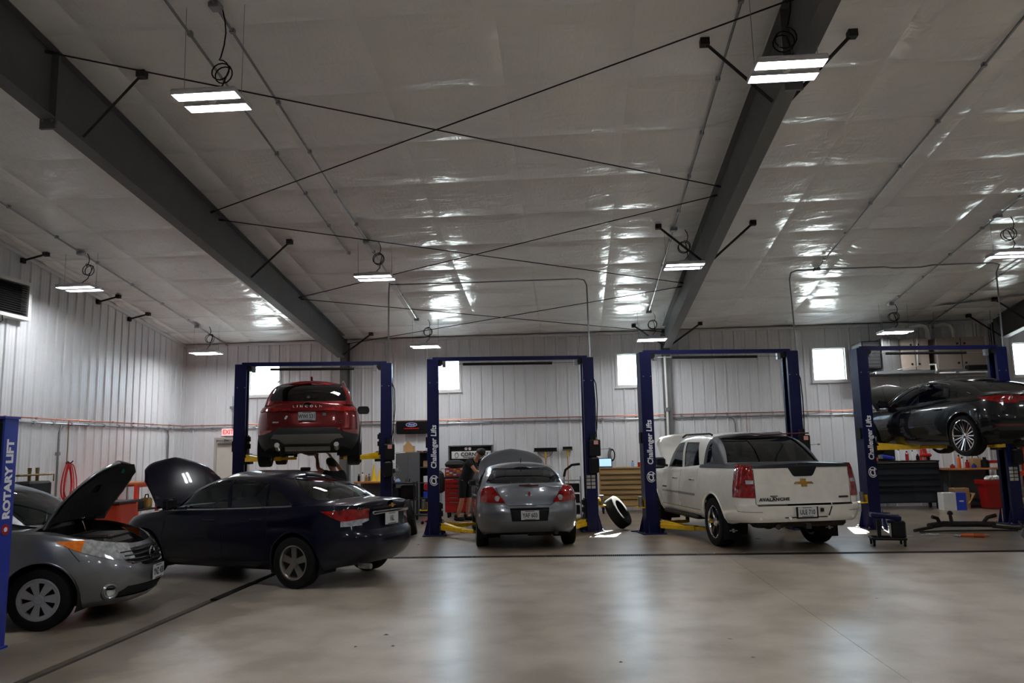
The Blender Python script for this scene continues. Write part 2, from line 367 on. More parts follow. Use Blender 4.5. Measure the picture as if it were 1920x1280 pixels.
# ---- eave and corner trims
struct(MB().b2(XL, XR, YB-.05, YB, EAVE-.07, EAVE).build('trim_1', M['white_steel'], smooth=0), 'white eave trim along the top of the back wall')
tr = MB().add([(XL, YB, EAVE-.08), (XL+.05, YB, EAVE-.08), (XL+.05, RIDGE, zc(RIDGE)-.08), (XL, RIDGE, zc(RIDGE)-.08), (XL, YB, EAVE), (XL+.05, YB, EAVE), (XL+.05, RIDGE, zc(RIDGE)), (XL, RIDGE, zc(RIDGE))], [(0, 1, 2, 3), (4, 5, 6, 7), (1, 2, 6, 5)])
struct(tr.build('trim_2', M['white_steel'], smooth=0), 'white gable trim along the top of the left wall')
struct(MB().b2(XL, XL+.06, YB-.06, YB, 0, EAVE-.08).build('trim_3', M['white_steel'], smooth=0), 'white corner trim between left and back walls')
# ---- ceiling: quilted white vinyl insulation between purlins
def vinyl():
    m = bpy.data.materials.new('white_vinyl_insulation'); m.use_nodes = True; nt = m.node_tree; b = nt.nodes['Principled BSDF']; lk = nt.links.new
    b.inputs['Base Color'].default_value = (*L(240, 239, 237), 1); b.inputs['Roughness'].default_value = .2; b.inputs['Specular IOR Level'].default_value = .6
    gp = nt.nodes.new('ShaderNodeNewGeometry')
    def nz(sc, st, det, dist):
        mp = nt.nodes.new('ShaderNodeMapping'); mp.inputs['Scale'].default_value = st; lk(gp.outputs['Position'], mp.inputs[0])
        n = nt.nodes.new('ShaderNodeTexNoise'); n.inputs['Scale'].default_value = sc; n.inputs['Detail'].default_value = det; n.inputs['Distortion'].default_value = dist; lk(mp.outputs[0], n.inputs['Vector']); return n.outputs[0]
    a = nt.nodes.new('ShaderNodeMath'); a.operation = 'MULTIPLY_ADD'; a.inputs[1].default_value = .22
    lk(nz(9, (1, .35, 1), 3, 1.5), a.inputs[0]); lk(nz(2.2, (.6, 1.6, 1), 3, .8), a.inputs[2])
    bp = nt.nodes.new('ShaderNodeBump'); bp.inputs['Strength'].default_value = .5; bp.inputs['Distance'].default_value = .05; lk(a.outputs[0], bp.inputs['Height']); lk(bp.outputs[0], b.inputs['Normal'])
    return m
M['vinyl'] = vinyl()
ce = MB(); hx = .12
for (ya, yb_) in ((YF-.1, RIDGE), (RIDGE, YB+.2)):
    ce.add([(XL-.2, ya, zc(ya)+hx), (XR+.2, ya, zc(ya)+hx), (XR+.2, yb_, zc(yb_)+hx), (XL-.2, yb_, zc(yb_)+hx)], [(0, 1, 2, 3)])
ceil = struct(ce.build('ceiling', M['vinyl'], smooth=0), 'sloping ceiling of white quilted vinyl insulation')
PX = [XL]+[-.73+1.65*k for k in range(-6, 11) if XL+.2 < -.73+1.65*k < XR-.2]+[XR]
PY = [RIDGE, 7.04, 8.40, 9.88, 11.20, 12.53, 13.84, 15.16, 16.48, 17.80, 19.12, 20.44, YB+.02]
ang = math.atan(SL)
def quilt(w, h, seed):
    rs = random.Random(seed); nx, ny = 18, 14; rows = []
    ph = [rs.uniform(0, 6.28) for _ in range(8)]; cx, cy = rs.uniform(.2, .8), rs.uniform(.2, .8)
    for j in range(ny+1):
        v = j/ny; r = []
        for i in range(nx+1):
            u = i/nx; eu = min(u, 1-u); ev = min(v, 1-v)
            sag = .040*(1-(2*u-1)**6)*(1-(2*v-1)**4)
            wr = .007*math.sin(24*u+ph[0]+3*math.sin(6*v+ph[1]))*math.exp(-ev*9) + .006*math.sin(20*v+ph[2]+2*math.sin(5*u+ph[3]))*math.exp(-eu*9)
            wr += .006*math.sin(9*(u+v*.6)+ph[4])*math.sin(7*v+ph[5])
            if eu < 1e-6 or ev < 1e-6: wr = 0
            r.append((u*w, v*h, -sag+wr))
        rows.append(r)
    return MB().grid(rows).mesh('insulation_panel', 60)
cache = {}
for j, (ya, yb_) in enumerate(zip(PY, PY[1:])):
    for i, (xa, xb_) in enumerate(zip(PX, PX[1:])):
        key = (round(xb_-xa, 2), round(yb_-ya, 2), (i*7+j*3) % 3)
        if key not in cache: cache[key] = quilt(xb_-xa, (yb_-ya)/math.cos(ang), hash(key) % 1000)
        o = obj('insulation_panel', cache[key], M['vinyl'], ceil); o.location = (xa, ya, zc(ya)+.035); o.rotation_euler = (-ang, 0, 0)
# ---- tapered steel frames with columns, stiffeners and flange braces
def frame(X, label, braces, near=RIDGE):
    t = thing('roof_girder', label, 'girder', (X, YB-.3, 0), 0, 'steel roof girders')
    oy = YB-.3
    dep = lambda y: .62+(21.2-y)*.021
    ys = [near, 8.62, 12, 16, 20.95]
    web = [(y-oy, zc(y)-.02) for y in ys+[21.25]]+[(y-oy, zc(y)-dep(y)) for y in (ys)[::-1]]
    MB().ext(web, 'x', -.008, .008).build('web', M['grey_steel'], t, smooth=0)
    def flange(zf, w, th):
        b = MB()
        for p, q in zip(ys, ys[1:]):
            b.add([(sx*w/2, yy-oy, zf(yy)+dz) for yy in (p, q) for sx in (-1, 1) for dz in (0, th)], [(0, 1, 3, 2), (4, 5, 7, 6), (0, 2, 6, 4), (1, 3, 7, 5), (0, 1, 5, 4), (2, 3, 7, 6)])
        return b
    flange(lambda y: zc(y)-.03, .2, .014).build('top_flange', M['grey_steel'], t, smooth=0)
    flange(lambda y: zc(y)-dep(y)-.007, .2, .014).build('bottom_flange', M['grey_steel'], t, smooth=0)
    MB().b2(-.1, .1, -.01, .004, 0, zc(oy)-.06).b2(-.1, .1, .27, .284, 0, EAVE-.1).b2(-.006, .006, 0, .27, 0, EAVE-.06).build('column', M['grey_steel'], t, smooth=0)
    MB().b2(-.16, .16, -.06, .32, 0, .02).build('base_plate', M['grey_steel'], t, smooth=0)
    st = MB()
    for yy in (8.62,): st.b2(-.1, .1, yy-oy-.02, yy-oy+.02, zc(yy)-dep(yy)-.13, zc(yy)-.03)
    st.build('splice_plate', M['grey_steel'], t, smooth=0); MB().b2(-.095, .095, -.012, .0, 4.1, zc(oy)-.05).build('knee_plate', M['grey_steel'], t, smooth=0)
    for sx in (-1, 1):
        for dz in (-.06,): MB().cyl((sx*.06, 8.58-oy, zc(8.62)-dep(8.62)+dz+.03), (sx*.06, 8.66-oy, zc(8.62)-dep(8.62)+dz+.03), .014, n=6).build('splice_bolt', M['steel'], t)
    for yy, sides in braces:
        for sx in sides:
            a = Vector((sx*.1, yy-oy, zc(yy)-dep(yy)+.05)); e = Vector((sx*.88, yy-oy-.05, zc(yy)-.04))
            b = MB().tube([a, e], .022, n=4); b.box(e+Vector((0, 0, -.0)), (.11, .10, .09)); b.build('flange_brace', M['dark_steel'], t)
    return t
bl = ((9.15, (-1, 1)), (14.53, (-1, 1)), (20.85, (-1, 1)))
frame(-6.25, 'dark grey sloping steel girder on the left side of the hall', ((9.15, (1,)), (14.53, (1,)), (20.85, (1,))))
frame(2.67, 'dark grey sloping steel girder in the middle, above the white pickup', bl)
frame(11.35, 'dark grey sloping steel girder at the far right edge', ((14.53, (-1,)), (19.6, (-1,)), (20.9, (-1,))))
# end-wall flange braces on the left gable
for k, yy in enumerate((14.6, 17.17, 18.49)):
    b = MB().tube([(XL+.03, yy+.02, zc(yy)-.16), (XL+.54, yy, zc(yy)-.05)], .022, n=4).box((XL+.54, yy, zc(yy)-.05), (.1, .1, .08)).box((XL+.05, yy+.02, zc(yy)-.16), (.06, .1, .1))
    tag(b.build('flange_brace', M['dark_steel']), 'short dark steel brace under the left gable, %s' % ('nearest of three, beside the wall louver', 'middle one of three', 'farthest of three, nearest the back corner')[k], 'brace', 'left gable braces')
# rod cross-bracing under the purlins
def rod(a, b_, label):
    pa, pb = Vector((a[0], a[1], zc(a[1])-.13)), Vector((b_[0], b_[1], zc(b_[1])-.13)); r = (pb-pa).normalized()
    m = MB().tube([pa, pb], .010, n=6).cyl(pa, pa+r*.09, .02, n=6).cyl(pb-r*.09, pb, .02, n=6)
    tag(m.build('brace_rod', M['dark_steel']), label, 'brace rod', 'ceiling cross bracing')
rod((-6.22, 8.44), (2.64, 12.77), 'thin steel rod of the nearest ceiling cross, running from upper left to right')
rod((2.64, 8.3), (-6.22, 12.9), 'thin steel rod of the nearest ceiling cross, running from upper right to left')
rod((-6.22, 13.2), (2.64, 17.38), 'thin steel rod of the middle ceiling cross, falling to the right')
rod((2.64, 13.08), (-6.22, 17.45), 'thin steel rod of the middle ceiling cross, falling to the left')
rod((-6.22, 17.55), (2.64, 21.2), 'thin steel rod of the farthest ceiling cross, falling to the right')
rod((2.64, 17.6), (-6.22, 21.4), 'thin steel rod of the farthest ceiling cross, falling to the left')
# ------------------------------------------------------------------ hanging LED fixtures
def make_lamp():
    t = thing('hanging_light', 'x', 'light', (0, 0, 0), 0, 'hanging LED shop lights')
    MB().b2(-.36, .36, -.25, .25, .03, .06, bev=.01).b2(-.10, .10, -.12, .12, .06, .11, bev=.01).build('housing', P('lamp_housing', L(196, 196, 202), .5), t)
    for sy in (-1, 1):
        MB().b2(-.350, .350, sy*.15-.082, sy*.15+.082, .018, .026).build('led_panel', M['led'], t, smooth=0)
        for a, b, c, d in ((-.358, .358, -.09, -.083), (-.358, .358, .083, .09), (-.358, -.351, -.083, .083), (.351, .358, -.083, .083)): MB().b2(a, b, sy*.15+c, sy*.15+d, .0, .032).build('panel_rim', P('lamp_rim', L(210, 210, 214), .5), t, smooth=0)
    MB().cyl((0, 0, .0), (0, 0, .03), .035, .045, n=16).build('motion_sensor', M['white'], t)
    return t
lamp0 = make_lamp()
LABS = {}
def lamp(x, y, z, lab, first=[True], vis=True):
    if first[0]: t = lamp0; t.location = (x, y, z); first[0] = False
    else:
        t = lamp0.copy(); COL.objects.link(t); t.location = (x, y, z)
        for ch in [c for c in lamp0.children if c.name.split('.')[0] in ('housing', 'led_panel', 'panel_rim', 'motion_sensor')]:
            c = ch.copy(); COL.objects.link(c); c.parent = t
    t['label'] = lab
    if not vis: return
    zt = zc(y)-.06-z
    for sx in (-.33, .33):
        MB().tube([(sx, .0, .06), (sx*1.03, .0, zt)], .0035, n=4).build('chain', M['galv'], t)
    s = random.uniform(-.03, .03); cx = .06+s
    pth = [(cx, .05, zt)]+[(cx+.05*math.sin(k*.8), .05, zt-(zt-.4)*k/5) for k in range(1, 5)]
    cz = .42; pth += [(cx-.02+.11*math.sin(a), .05+.006*k, cz+.11*math.cos(a)) for k, a in enumerate([x_*PI/7 for x_ in range(0, 30)])]
    pth += [(cx+.03, .05, .22), (0, 0, .1)]
    MB().tube(pth, .008, n=6).build('cord', M['black'], t)
R1, R2, R0 = 14.6, 19.62, 7.95
lamp(-3.86, R0, 5.60, 'large twin strip light hanging nearest, upper left of the picture')
lamp(2.40, R0, 5.60, 'large twin strip light hanging nearest, in front of the middle frame')
lamp(-9.70, R1, 5.05, 'twin strip light hanging by the left wall, nearer of the two there')
lamp(-3.70, R1, 5.05, 'twin strip light hanging between the left frame and the ceiling cross rods')
lamp(2.25, R1, 5.05, 'twin strip light hanging against the middle frame, in the second row')
lamp(8.22, R1, 5.05, 'twin strip light cut by the right edge of the picture')
lamp(-9.47, R2, 4.34, 'small distant light hanging near the left back corner')
lamp(-3.64, R2, 4.34, 'small distant light hanging above the window behind the second lift')
lamp(2.13, R2, 4.34, 'small distant light hanging at the foot of the middle frame')
lamp(8.07, R2, 4.34, 'small distant light hanging before the furnaces on the right')
for x, w in ((8.3, 'right'),): lamp(x, R0, 5.6, 'twin strip light out of the picture on the %s, in the nearest row' % w, vis=False)
for y, q in ((1.4, 'first'), (-4.6, 'second')):  # unseen lamps continuing the grid, added to brighten the foreground
    for x, w in ((-3.8, 'left'), (2.3, 'middle'), (8.3, 'right')): lamp(x, y, 5.6, 'unseen twin strip light added in the %s row behind the photographer, %s' % (q, w), vis=False)
# ------------------------------------------------------------------ conduits and pipes
def run(name, path, r, mat, label, cat, group=None, clips=None, boxes=()):
    t = thing(name, label, cat, (0, 0, 0), 0, group)
    MB().tube(path, r, n=8).build('pipe', mat, t)
    if clips:
        for p in clips: MB().box(p, (r*3.2, r*3.2, r*3.2)).build('clip', M['galv'], t)
    for p in boxes: MB().box(p, (.13, .13, .07), bev=.01).build('junction_box', M['galv'], t)
    return t
def ceilrun(x, y0, y1, lab, boxes=()):
    run('ceiling_conduit', [(x, y0, zc(y0)-.05), (x, y1, zc(y1)-.05)], .017, M['galv'], lab, 'conduit', 'ceiling conduits', [(x, yy, zc(yy)-.04) for yy in PY if y0 < yy < y1], [(x, yy, zc(yy)-.06) for yy in boxes])
ceilrun(-9.72, RIDGE, YB-.02, 'metal conduit along the ceiling nearest the left wall', (R1, R2))
ceilrun(-4.38, RIDGE, 15.2, 'metal conduit along the ceiling, left one of a parallel pair')
ceilrun(-3.86, RIDGE, R2, 'metal conduit along the ceiling, right one of a parallel pair', (R0, R1, R2))
ceilrun(2.09, RIDGE, R2, 'metal conduit along the ceiling beside the middle frame', (R0, R1, R2))
ceilrun(5.47, RIDGE, 17.05, 'dark metal conduit along the ceiling right of the middle frame', (17.02,))
ceilrun(8.03, RIDGE, R2, 'metal conduit along the ceiling that feeds the two right lights', (R1, R2))
ceilrun(9.72, RIDGE, YB-.05, 'metal conduit along the ceiling farthest to the right')
def bend(p, q, r=.18, n=5): return p
zz = lambda y: zc(y)-.06
run('lift_conduit', [(-3.95, 17.0, zz(17)), (-3.9, 16.7, zz(17)-.04), (-3.87, 16.5, zz(17)-.25), (-3.87, 16.48, 3.5), (-3.87, 16.46, 2.35)], .016, M['galv'], 'thin conduit dropping to the lift under the red car', 'conduit')
run('lift_conduit', [(-3.95, 17.0, zz(17)), (-2.5, 17.05, zz(17.05)), (.28, 17.06, zz(17.06)), (.42, 17.06, zz(17.1)-.03), (.47, 17.06, zz(17)-.16), (.48, 16.9, 3.5)], .016, M['galv'], 'thin conduit crossing the ceiling and dropping to the empty-topped second lift', 'conduit')
run('lift_conduit', [(5.47, 17.02, zz(17)), (5.05, 17.03, zz(17)), (4.92, 17.03, zz(17)-.05), (4.87, 17.0, zz(17)-.2), (4.80, 16.6, 3.5)], .016, M['galv'], 'thin conduit bending down to the lift beside the white pickup', 'conduit')
run('lift_conduit', [(5.47, 17.02, zz(17)), (6.9, 17.02, zz(17)), (7.1, 17.1, zz(17.1)), (7.7, 17.1, zz(17.1)), (7.9, 17.0, zz(17)), (9.15, 17.0, zz(17)), (9.28, 17.0, zz(17)-.04), (9.25, 17.1, zz(17)-.2), (9.15, 16.95, 3.5)], .016, M['galv'], 'thin conduit crossing the ceiling to the right lift', 'conduit')
# wall pipes: copper air line above a conduit, on left and back walls
zp, zk = 2.53, 2.44
run('copper_air_line', [(XL+.07, -2, zp), (XL+.07, YB-.08, zp)], .013, M['copper'], 'copper air line along the left wall', 'pipe', None, [(XL+.06, yy*.9, zp) for yy in range(12, 24)])
run('copper_air_line', [(XL+.07, YB-.07, zp), (XR, YB-.07, zp)], .013, M['copper'], 'copper air line along the back wall', 'pipe', None, [(XL+.6+k*1.22, YB-.06, zp) for k in range(21)])
run('wall_conduit', [(XL+.05, -2, zk), (XL+.05, YB-.06, zk)], .018, M['galv'], 'grey conduit below the copper line on the left wall', 'conduit', None, [(XL+.05, yy*RP*2, zk) for yy in range(22, 35)])
run('wall_conduit', [(XL+.05, YB-.05, zk), (XR, YB-.05, zk)], .018, M['galv'], 'grey conduit below the copper line on the back wall', 'conduit', None, [(XL+.3+k*RP*2, YB-.05, zk) for k in range(44)])
run('drop_conduit', [(XL+.05, 16.3, zk), (XL+.05, 16.12, zk-.05), (XL+.05, 16.05, zk-.2), (XL+.05, 16.05, .9)], .022, M['galv'], 'grey conduit bending down the left wall behind the silver hatchback', 'conduit', None, [(XL+.05, 16.05, 1.8)])
run('drop_conduit', [(XL+.05, 20.4, zk), (XL+.05, 20.6, zk-.05), (XL+.05, 20.65, zk-.2), (XL+.05, 20.65, .9)], .02, M['galv'], 'grey conduit bending down the left wall near the back corner', 'conduit')
run('drop_conduit', [(XL+.07, 16.33, zp), (XL+.07, 16.33, 1.6)], .008, M['copper'], 'thin copper drop above the coiled red hose', 'pipe')
run('drop_conduit', [(4.3, YB-.05, zk), (4.42, YB-.05, zk-.06), (4.45, YB-.05, zk-.2), (4.45, YB-.05, 1.2)], .02, M['galv'], 'grey conduit bending down the back wall behind the white pickup', 'conduit')
run('drop_conduit', [(4.75, YB-.07, zp), (4.75, YB-.07, 1.3)], .008, M['copper'], 'thin copper drop on the back wall behind the white pickup', 'pipe')
run('white_wall_pipe', [(2.62, YB-.36, 4.1), (2.62, YB-.36, 2.7), (2.6, YB-.36, 1.2)], .03, M['pvc'], 'white plastic pipe standing beside the middle frame column', 'pipe', None, [(2.62, YB-.36, 2.66)])
run('switch_conduit', [(-9.52, YB-.05, 3.35), (-9.52, YB-.05, 2.45)], .01, M['galv'], 'short thin conduit with a box above the exit sign', 'conduit', None, None, [(-9.52, YB-.05, 3.02)])
# ------------------------------------------------------------------ vehicles
def pchip(pts):
    """monotone smooth curve through (x, y) points"""
    pts = sorted(pts); X = np.array([p[0] for p in pts], float); Y = np.array([p[1] for p in pts], float); h = np.diff(X); dl = np.diff(Y)/h; n = len(X); d = np.zeros(n)
    if n == 2: d[:] = dl[0]
    else:
        for i in range(1, n-1):
            if dl[i-1]*dl[i] > 0:
                w1, w2 = 2*h[i]+h[i-1], h[i]+2*h[i-1]; d[i] = (w1+w2)/(w1/dl[i-1]+w2/dl[i])
        d[0], d[-1] = dl[0], dl[-1]
    def f(x):
        x = min(max(x, X[0]), X[-1]); i = min(max(int(np.searchsorted(X, x))-1, 0), n-2); t = (x-X[i])/h[i]
        return float((1+2*t)*(1-t)**2*Y[i]+t*(1-t)**2*h[i]*d[i]+t*t*(3-2*t)*Y[i+1]+t*t*(t-1)*h[i]*d[i+1])
    return f
def inpoly(x, y, poly):
    c = False; j = len(poly)-1
    for i in range(len(poly)):
        xi, yi = poly[i]; xj, yj = poly[j]
        if (yi > y) != (yj > y) and x < (xj-xi)*(y-yi)/(yj-yi)+xi: c = not c
        j = i
    return c
class Car:
    LOW, TOP, GH, ROOF, UND = range(5)
    def __init__(s, S):
        s.S = S; s.zs = pchip(S['zs']); s.zb = pchip(S['zb']); s.xf = pchip(S['xf']); s.xr = pchip(S['xr']); s.wv = pchip(S['wv'])
        s.W = S['W']/2; s.cr = pchip(S['crown']); s.wx = pchip(S.get('wx', [(-9, 1), (9, 1)]))
        s.parts = {}; s.names = ['body']; s.make()
    def lowpt(s, v, k, x, w): return
    def ring(s, v):
        """half outline at level v, front centre to rear centre"""
        S = s.S; W_ = s.W*s.wv(v); out = []; xf, xr = s.xf(v), s.xr(v); xA, xB, pf, pr = S['xA'], S['xB'], S['pf'], S['pr']; nf, nm, nr = 18, S.get('nm', 44), 18
        Q = lambda p: [(q, (1-q**p)**(1/p)) for q in (0, .1, .2, .3, .4, .5, .58, .66, .73, .79, .84, .88, .92)]+[((1-x**p)**(1/p), x) for x in ((1-.92**p)**(1/p)*k for k in (.86, .7, .54, .38, .22, .1))]
        for q, x in Q(pf): out.append((xA+(xf-xA)*x, W_*q))
        for i in range(nm+1): out.append((xA+(xB-xA)*i/nm, W_))
        for q, x in Q(pr)[::-1]: out.append((xB+(xr-xB)*x, W_*q))
        return [(x, y*s.wx(x)) for x, y in out]
    def side_y(s, x, z):
        S = s.S; v = (z-s.zb(x))/(s.zs(x)-s.zb(x)); W_ = s.W*s.wv(min(max(v, 0), 1))*s.wx(x); v = min(max(v, 0), 1)
        if x > S['xA']: q = min(1, (x-S['xA'])/(s.xf(v)-S['xA'])); return W_*max(0, 1-q**S['pf'])**(1/S['pf'])
        if x < S['xB']: q = min(1, (x-S['xB'])/(s.xr(v)-S['xB'])); return W_*max(0, 1-q**S['pr'])**(1/S['pr'])
        return W_
    def end_x(s, y, z, rear=True):
        S = s.S; x = s.xr(.5) if rear else s.xf(.5)
        for _ in range(6):
            v = min(max((z-s.zb(x))/(s.zs(x)-s.zb(x)), 0), 1); W_ = s.W*s.wv(v)*s.wx(x); q = max(0, 1-min(1, abs(y)/W_)**S['pr' if rear else 'pf'])**(1/S['pr' if rear else 'pf'])
            x = S['xB']+(s.xr(v)-S['xB'])*q if rear else S['xA']+(s.xf(v)-S['xA'])*q
        return x
    def topz(s, x, y):
        w = max(.05, s.side_y(x, 9)); c = min(1, abs(y)/w); return s.zs(x)+s.cr(x)*(1-c**2.5)
    def make(s):
        S = s.S; bm = bmesh.new(); s.bm = bm; s.zone = bm.faces.layers.int.new('zone'); s.part = bm.faces.layers.int.new('part')
        def put(rows, zone, wrap=False):
            R = [[bm.verts.new(p) for p in r] for r in rows]; n = len(R[0])
            for a, b in zip(R, R[1:]):
                for j in range(n if wrap else n-1):
                    q = [a[j], a[(j+1) % n], b[(j+1) % n], b[j]]
                    q = [v for i, v in enumerate(q) if all((v.co-u.co).length > 1e-6 for u in q[:i])]
                    if len(q) >= 3:
                        f = bm.faces.new(q); f[s.zone] = zone; f.smooth = True
        levels = S.get('levels', [0, .03, .08, .15, .24, .33, .42, .5, .58, .66, .74, .81, .88, .93, .97, 1])
        full = lambda h: h+[(x, -y) for x, y in h[-2:0:-1]]
        low = [[(x, y, s.zb(x)+v*(s.zs(x)-s.zb(x))) for x, y in full(s.ring(v))] for v in levels]
        put(low, s.LOW, True)
        top = s.ring(1); m = 14; cs = [math.sin(PI/2*(-1+2*j/m)) for j in range(m+1)]
        put([[(x, y*c, s.zs(x)+s.cr(x)*(1-abs(c)**2.5)) for c in cs] for x, y in top[1:-1]], s.TOP)
        bot = s.ring(0); put([[(x, y*c, s.zb(x)) for c in (-1, -.5, 0, .5, 1)] for x, y in bot[1:-1]], s.UND)
        # greenhouse rings
        G = S['gh']; gf, gr, gw = pchip(G['xf']), pchip(G['xr']), pchip(G['w']); zr = pchip(G['zr']); pf, pr = G.get('pf', 3.2), G.get('pr', 3.2); lf, lr = G.get('lf', .5), G.get('lr', .5)
        s.zr = zr
        def gring(u):
            xf, xr, w = gf(u), gr(u), gw(u); xa, xb = xf-lf, xr+lr; o = []
            for i in range(14): a = PI/2*i/14; o.append((xa+(xf-xa)*math.cos(a)**(2/pf), w*math.sin(a)**(2/pf) if i else 0))
            for i in range(31): o.append((xa+(xb-xa)*i/30, w))
            for i in range(13, -1, -1): a = PI/2*i/14; o.append((xb+(xr-xb)*math.cos(a)**(2/pr), w*math.sin(a)**(2/pr) if i else 0))
            return o
        us = [0, .12, .25, .4, .55, .7, .82, .9, .96, 1]; base = gring(0); rows = []
        for u in us:
            r = []
            for (x, y), (x0, y0) in zip(full(gring(u)), full(base)):
                zb0 = s.topz(x0, y0)-.012; r.append((x, y, zb0+(zr(x)-zb0)*(math.sin(u*PI/2*.86)/math.sin(PI/2*.86) if G.get('round', 1) else u)))
            rows.append(r)
        put(rows, s.GH, True); tp = gring(1); rc = G['crown']
        put([[(x, y*c, zr(x)+rc*(1-abs(c)**2.2)*min(1, y/(gw(1)*.9))) for c in cs] for x, y in tp[1:-1]], s.ROOF)
        bmesh.ops.remove_doubles(bm, verts=bm.verts, dist=1e-4)
        bmesh.ops.recalc_face_normals(bm, faces=bm.faces)
        # the roof-covered part of the top surface is open to the cabin
        gb = base+[(x, -y) for x, y in base[-2:0:-1]]; gb = [(x*.995, y*.96) for x, y in gb]
        dead = [f for f in bm.faces if f[s.zone] == s.TOP and inpoly(*f.calc_center_median().xy, gb)]
        bmesh.ops.delete(bm, geom=dead, context='FACES')
    def cut(s, axis, poly, name, zones=(0,), cond=None, only=None):
        """cut the outline into the skin, seen along an axis, and give the piece a name"""
        bm = s.bm; ia, ib = {'x': (1, 2), 'y': (0, 2), 'z': (0, 1)}[axis]
        if name not in s.names: s.names.append(name)
        pid = s.names.index(name); okp = None if only is None else [s.names.index(o) for o in only if o in s.names]
        lo = [min(p[k] for p in poly) for k in (0, 1)]; hi = [max(p[k] for p in poly) for k in (0, 1)]
        def faces():
            out = []
            for f in bm.faces:
                if f[s.zone] not in zones or (okp is not None and f[s.part] not in okp): continue
                a = [v.co[ia] for v in f.verts]; b = [v.co[ib] for v in f.verts]
                if max(a) < lo[0] or min(a) > hi[0] or max(b) < lo[1] or min(b) > hi[1]: continue
                if cond and not cond(f.calc_center_median()): continue
                out.append(f)
            return out
        n = len(poly)
        for i in range(n):
            p, q = poly[i], poly[(i+1) % n]; d = (q[0]-p[0], q[1]-p[1])
            if abs(d[0])+abs(d[1]) < 1e-6: continue
            no = Vector((0, 0, 0)); no[ia], no[ib] = -d[1], d[0]; no.normalize(); co = Vector((0, 0, 0)); co[ia], co[ib] = p
            fs = faces()
            sel = set(fs)
            for f in fs: sel.update(f.edges); sel.update(f.verts)
            if fs: bmesh.ops.bisect_plane(bm, geom=list(sel), dist=1e-5, plane_co=co, plane_no=no)
        for f in faces():
            c = f.calc_center_median()
            if inpoly(c[ia], c[ib], poly): f[s.part] = pid
    def seam(s, pts, axis='y', w=.007, zones=(0,), cond=None):
        for p, q in zip(pts, pts[1:]):
            d = Vector((q[0]-p[0], q[1]-p[1])); d.normalize(); n = Vector((-d.y, d.x))*w/2; e = d*w*.4
            s.cut(axis, [(p[0]-n.x-e.x, p[1]-n.y-e.y), (q[0]-n.x+e.x, q[1]-n.y+e.y), (q[0]+n.x+e.x, q[1]+n.y+e.y), (p[0]+n.x-e.x, p[1]+n.y-e.y)], 'panel_gap', zones, cond, ['body', 'lower_trim', 'trunk_lid'] if axis != 'z' else None)
    def extract(s, root, mats, split=(), push={}, skip=('DEL',), move={}, thick={}):
        bm = s.bm; bm.normal_update(); bm.verts.index_update(); out = {}
        groups = {}
        for f in bm.faces:
            n = s.names[f[s.part]]
            if n in skip: continue
            if n == 'body' and f[s.zone] == s.UND: n = 'underbody'
            key = (n, 0 if n not in split else (1 if f.calc_center_median().y > 0 else -1)); groups.setdefault(key, []).append(f)
        for n in ('panel_gap', 'tailgate_gap', 'side_window', 'lower_trim'):      # unconnected strips become parts of their own
            for k0 in [k for k in list(groups) if k[0] == n]:
                todo = set(groups.pop(k0)); i = 0
                while todo:
                    st = [todo.pop()]; isl = list(st)
                    while st:
                        for e in st.pop().edges:
                            for g in e.link_faces:
                                if g in todo: todo.discard(g); st.append(g); isl.append(g)
                    groups[(n, 'i%d%s' % (i, k0[1]))] = isl; i += 1
        for (n, sd), fs in groups.items():
            idx = {}; vs = []; fc = []; p = push.get(n, 0)
            for f in fs:
                l = []
                for v in f.verts:
                    if v.index not in idx or vs[idx[v.index]] is None:
                        idx[v.index] = len(vs); vs.append(v.co + v.normal*p)
                    l.append(idx[v.index])
                fc.append(l)
            me = bpy.data.meshes.new(n)
            if n in move: vs = [move[n] @ v for v in vs]
            me.from_pydata([tuple(v) for v in vs], [], fc); me.update()
            me.polygons.foreach_set('use_smooth', [True]*len(me.polygons)); me.set_sharp_from_angle(angle=math.radians(38))
            o = obj(n, me, mats.get(n, mats['body']), root); out[(n, sd)] = o
            if n in thick:
                sm = o.modifiers.new('thickness', 'SOLIDIFY'); sm.thickness = thick[n]; sm.offset = -1
        return out
    def arches(s, r, zc_=None, names=(1, 1)):
        wb = s.S['wb']
        for sx in (1, -1):
            poly = [(sx*wb/2+r*math.cos(k*2*PI/36), (zc_ or s.S['r'])+r*math.sin(k*2*PI/36)) for k in range(36)]
            s.cut('y', poly, 'DEL', (0, 4), lambda c: abs(c.y) > s.W*.42)
def wheel_profile(r, w, rr):
    h = w/2; return [(rr, -h*.86), (rr+.012, -h*.98), (r*.90, -h*1.0), (r*.965, -h*.93), (r*.993, -h*.78), (r, -h*.6), (r, h*.6), (r*.993, h*.78), (r*.965, h*.93), (r*.90, h), (rr+.012, h*.98), (rr, h*.86)]
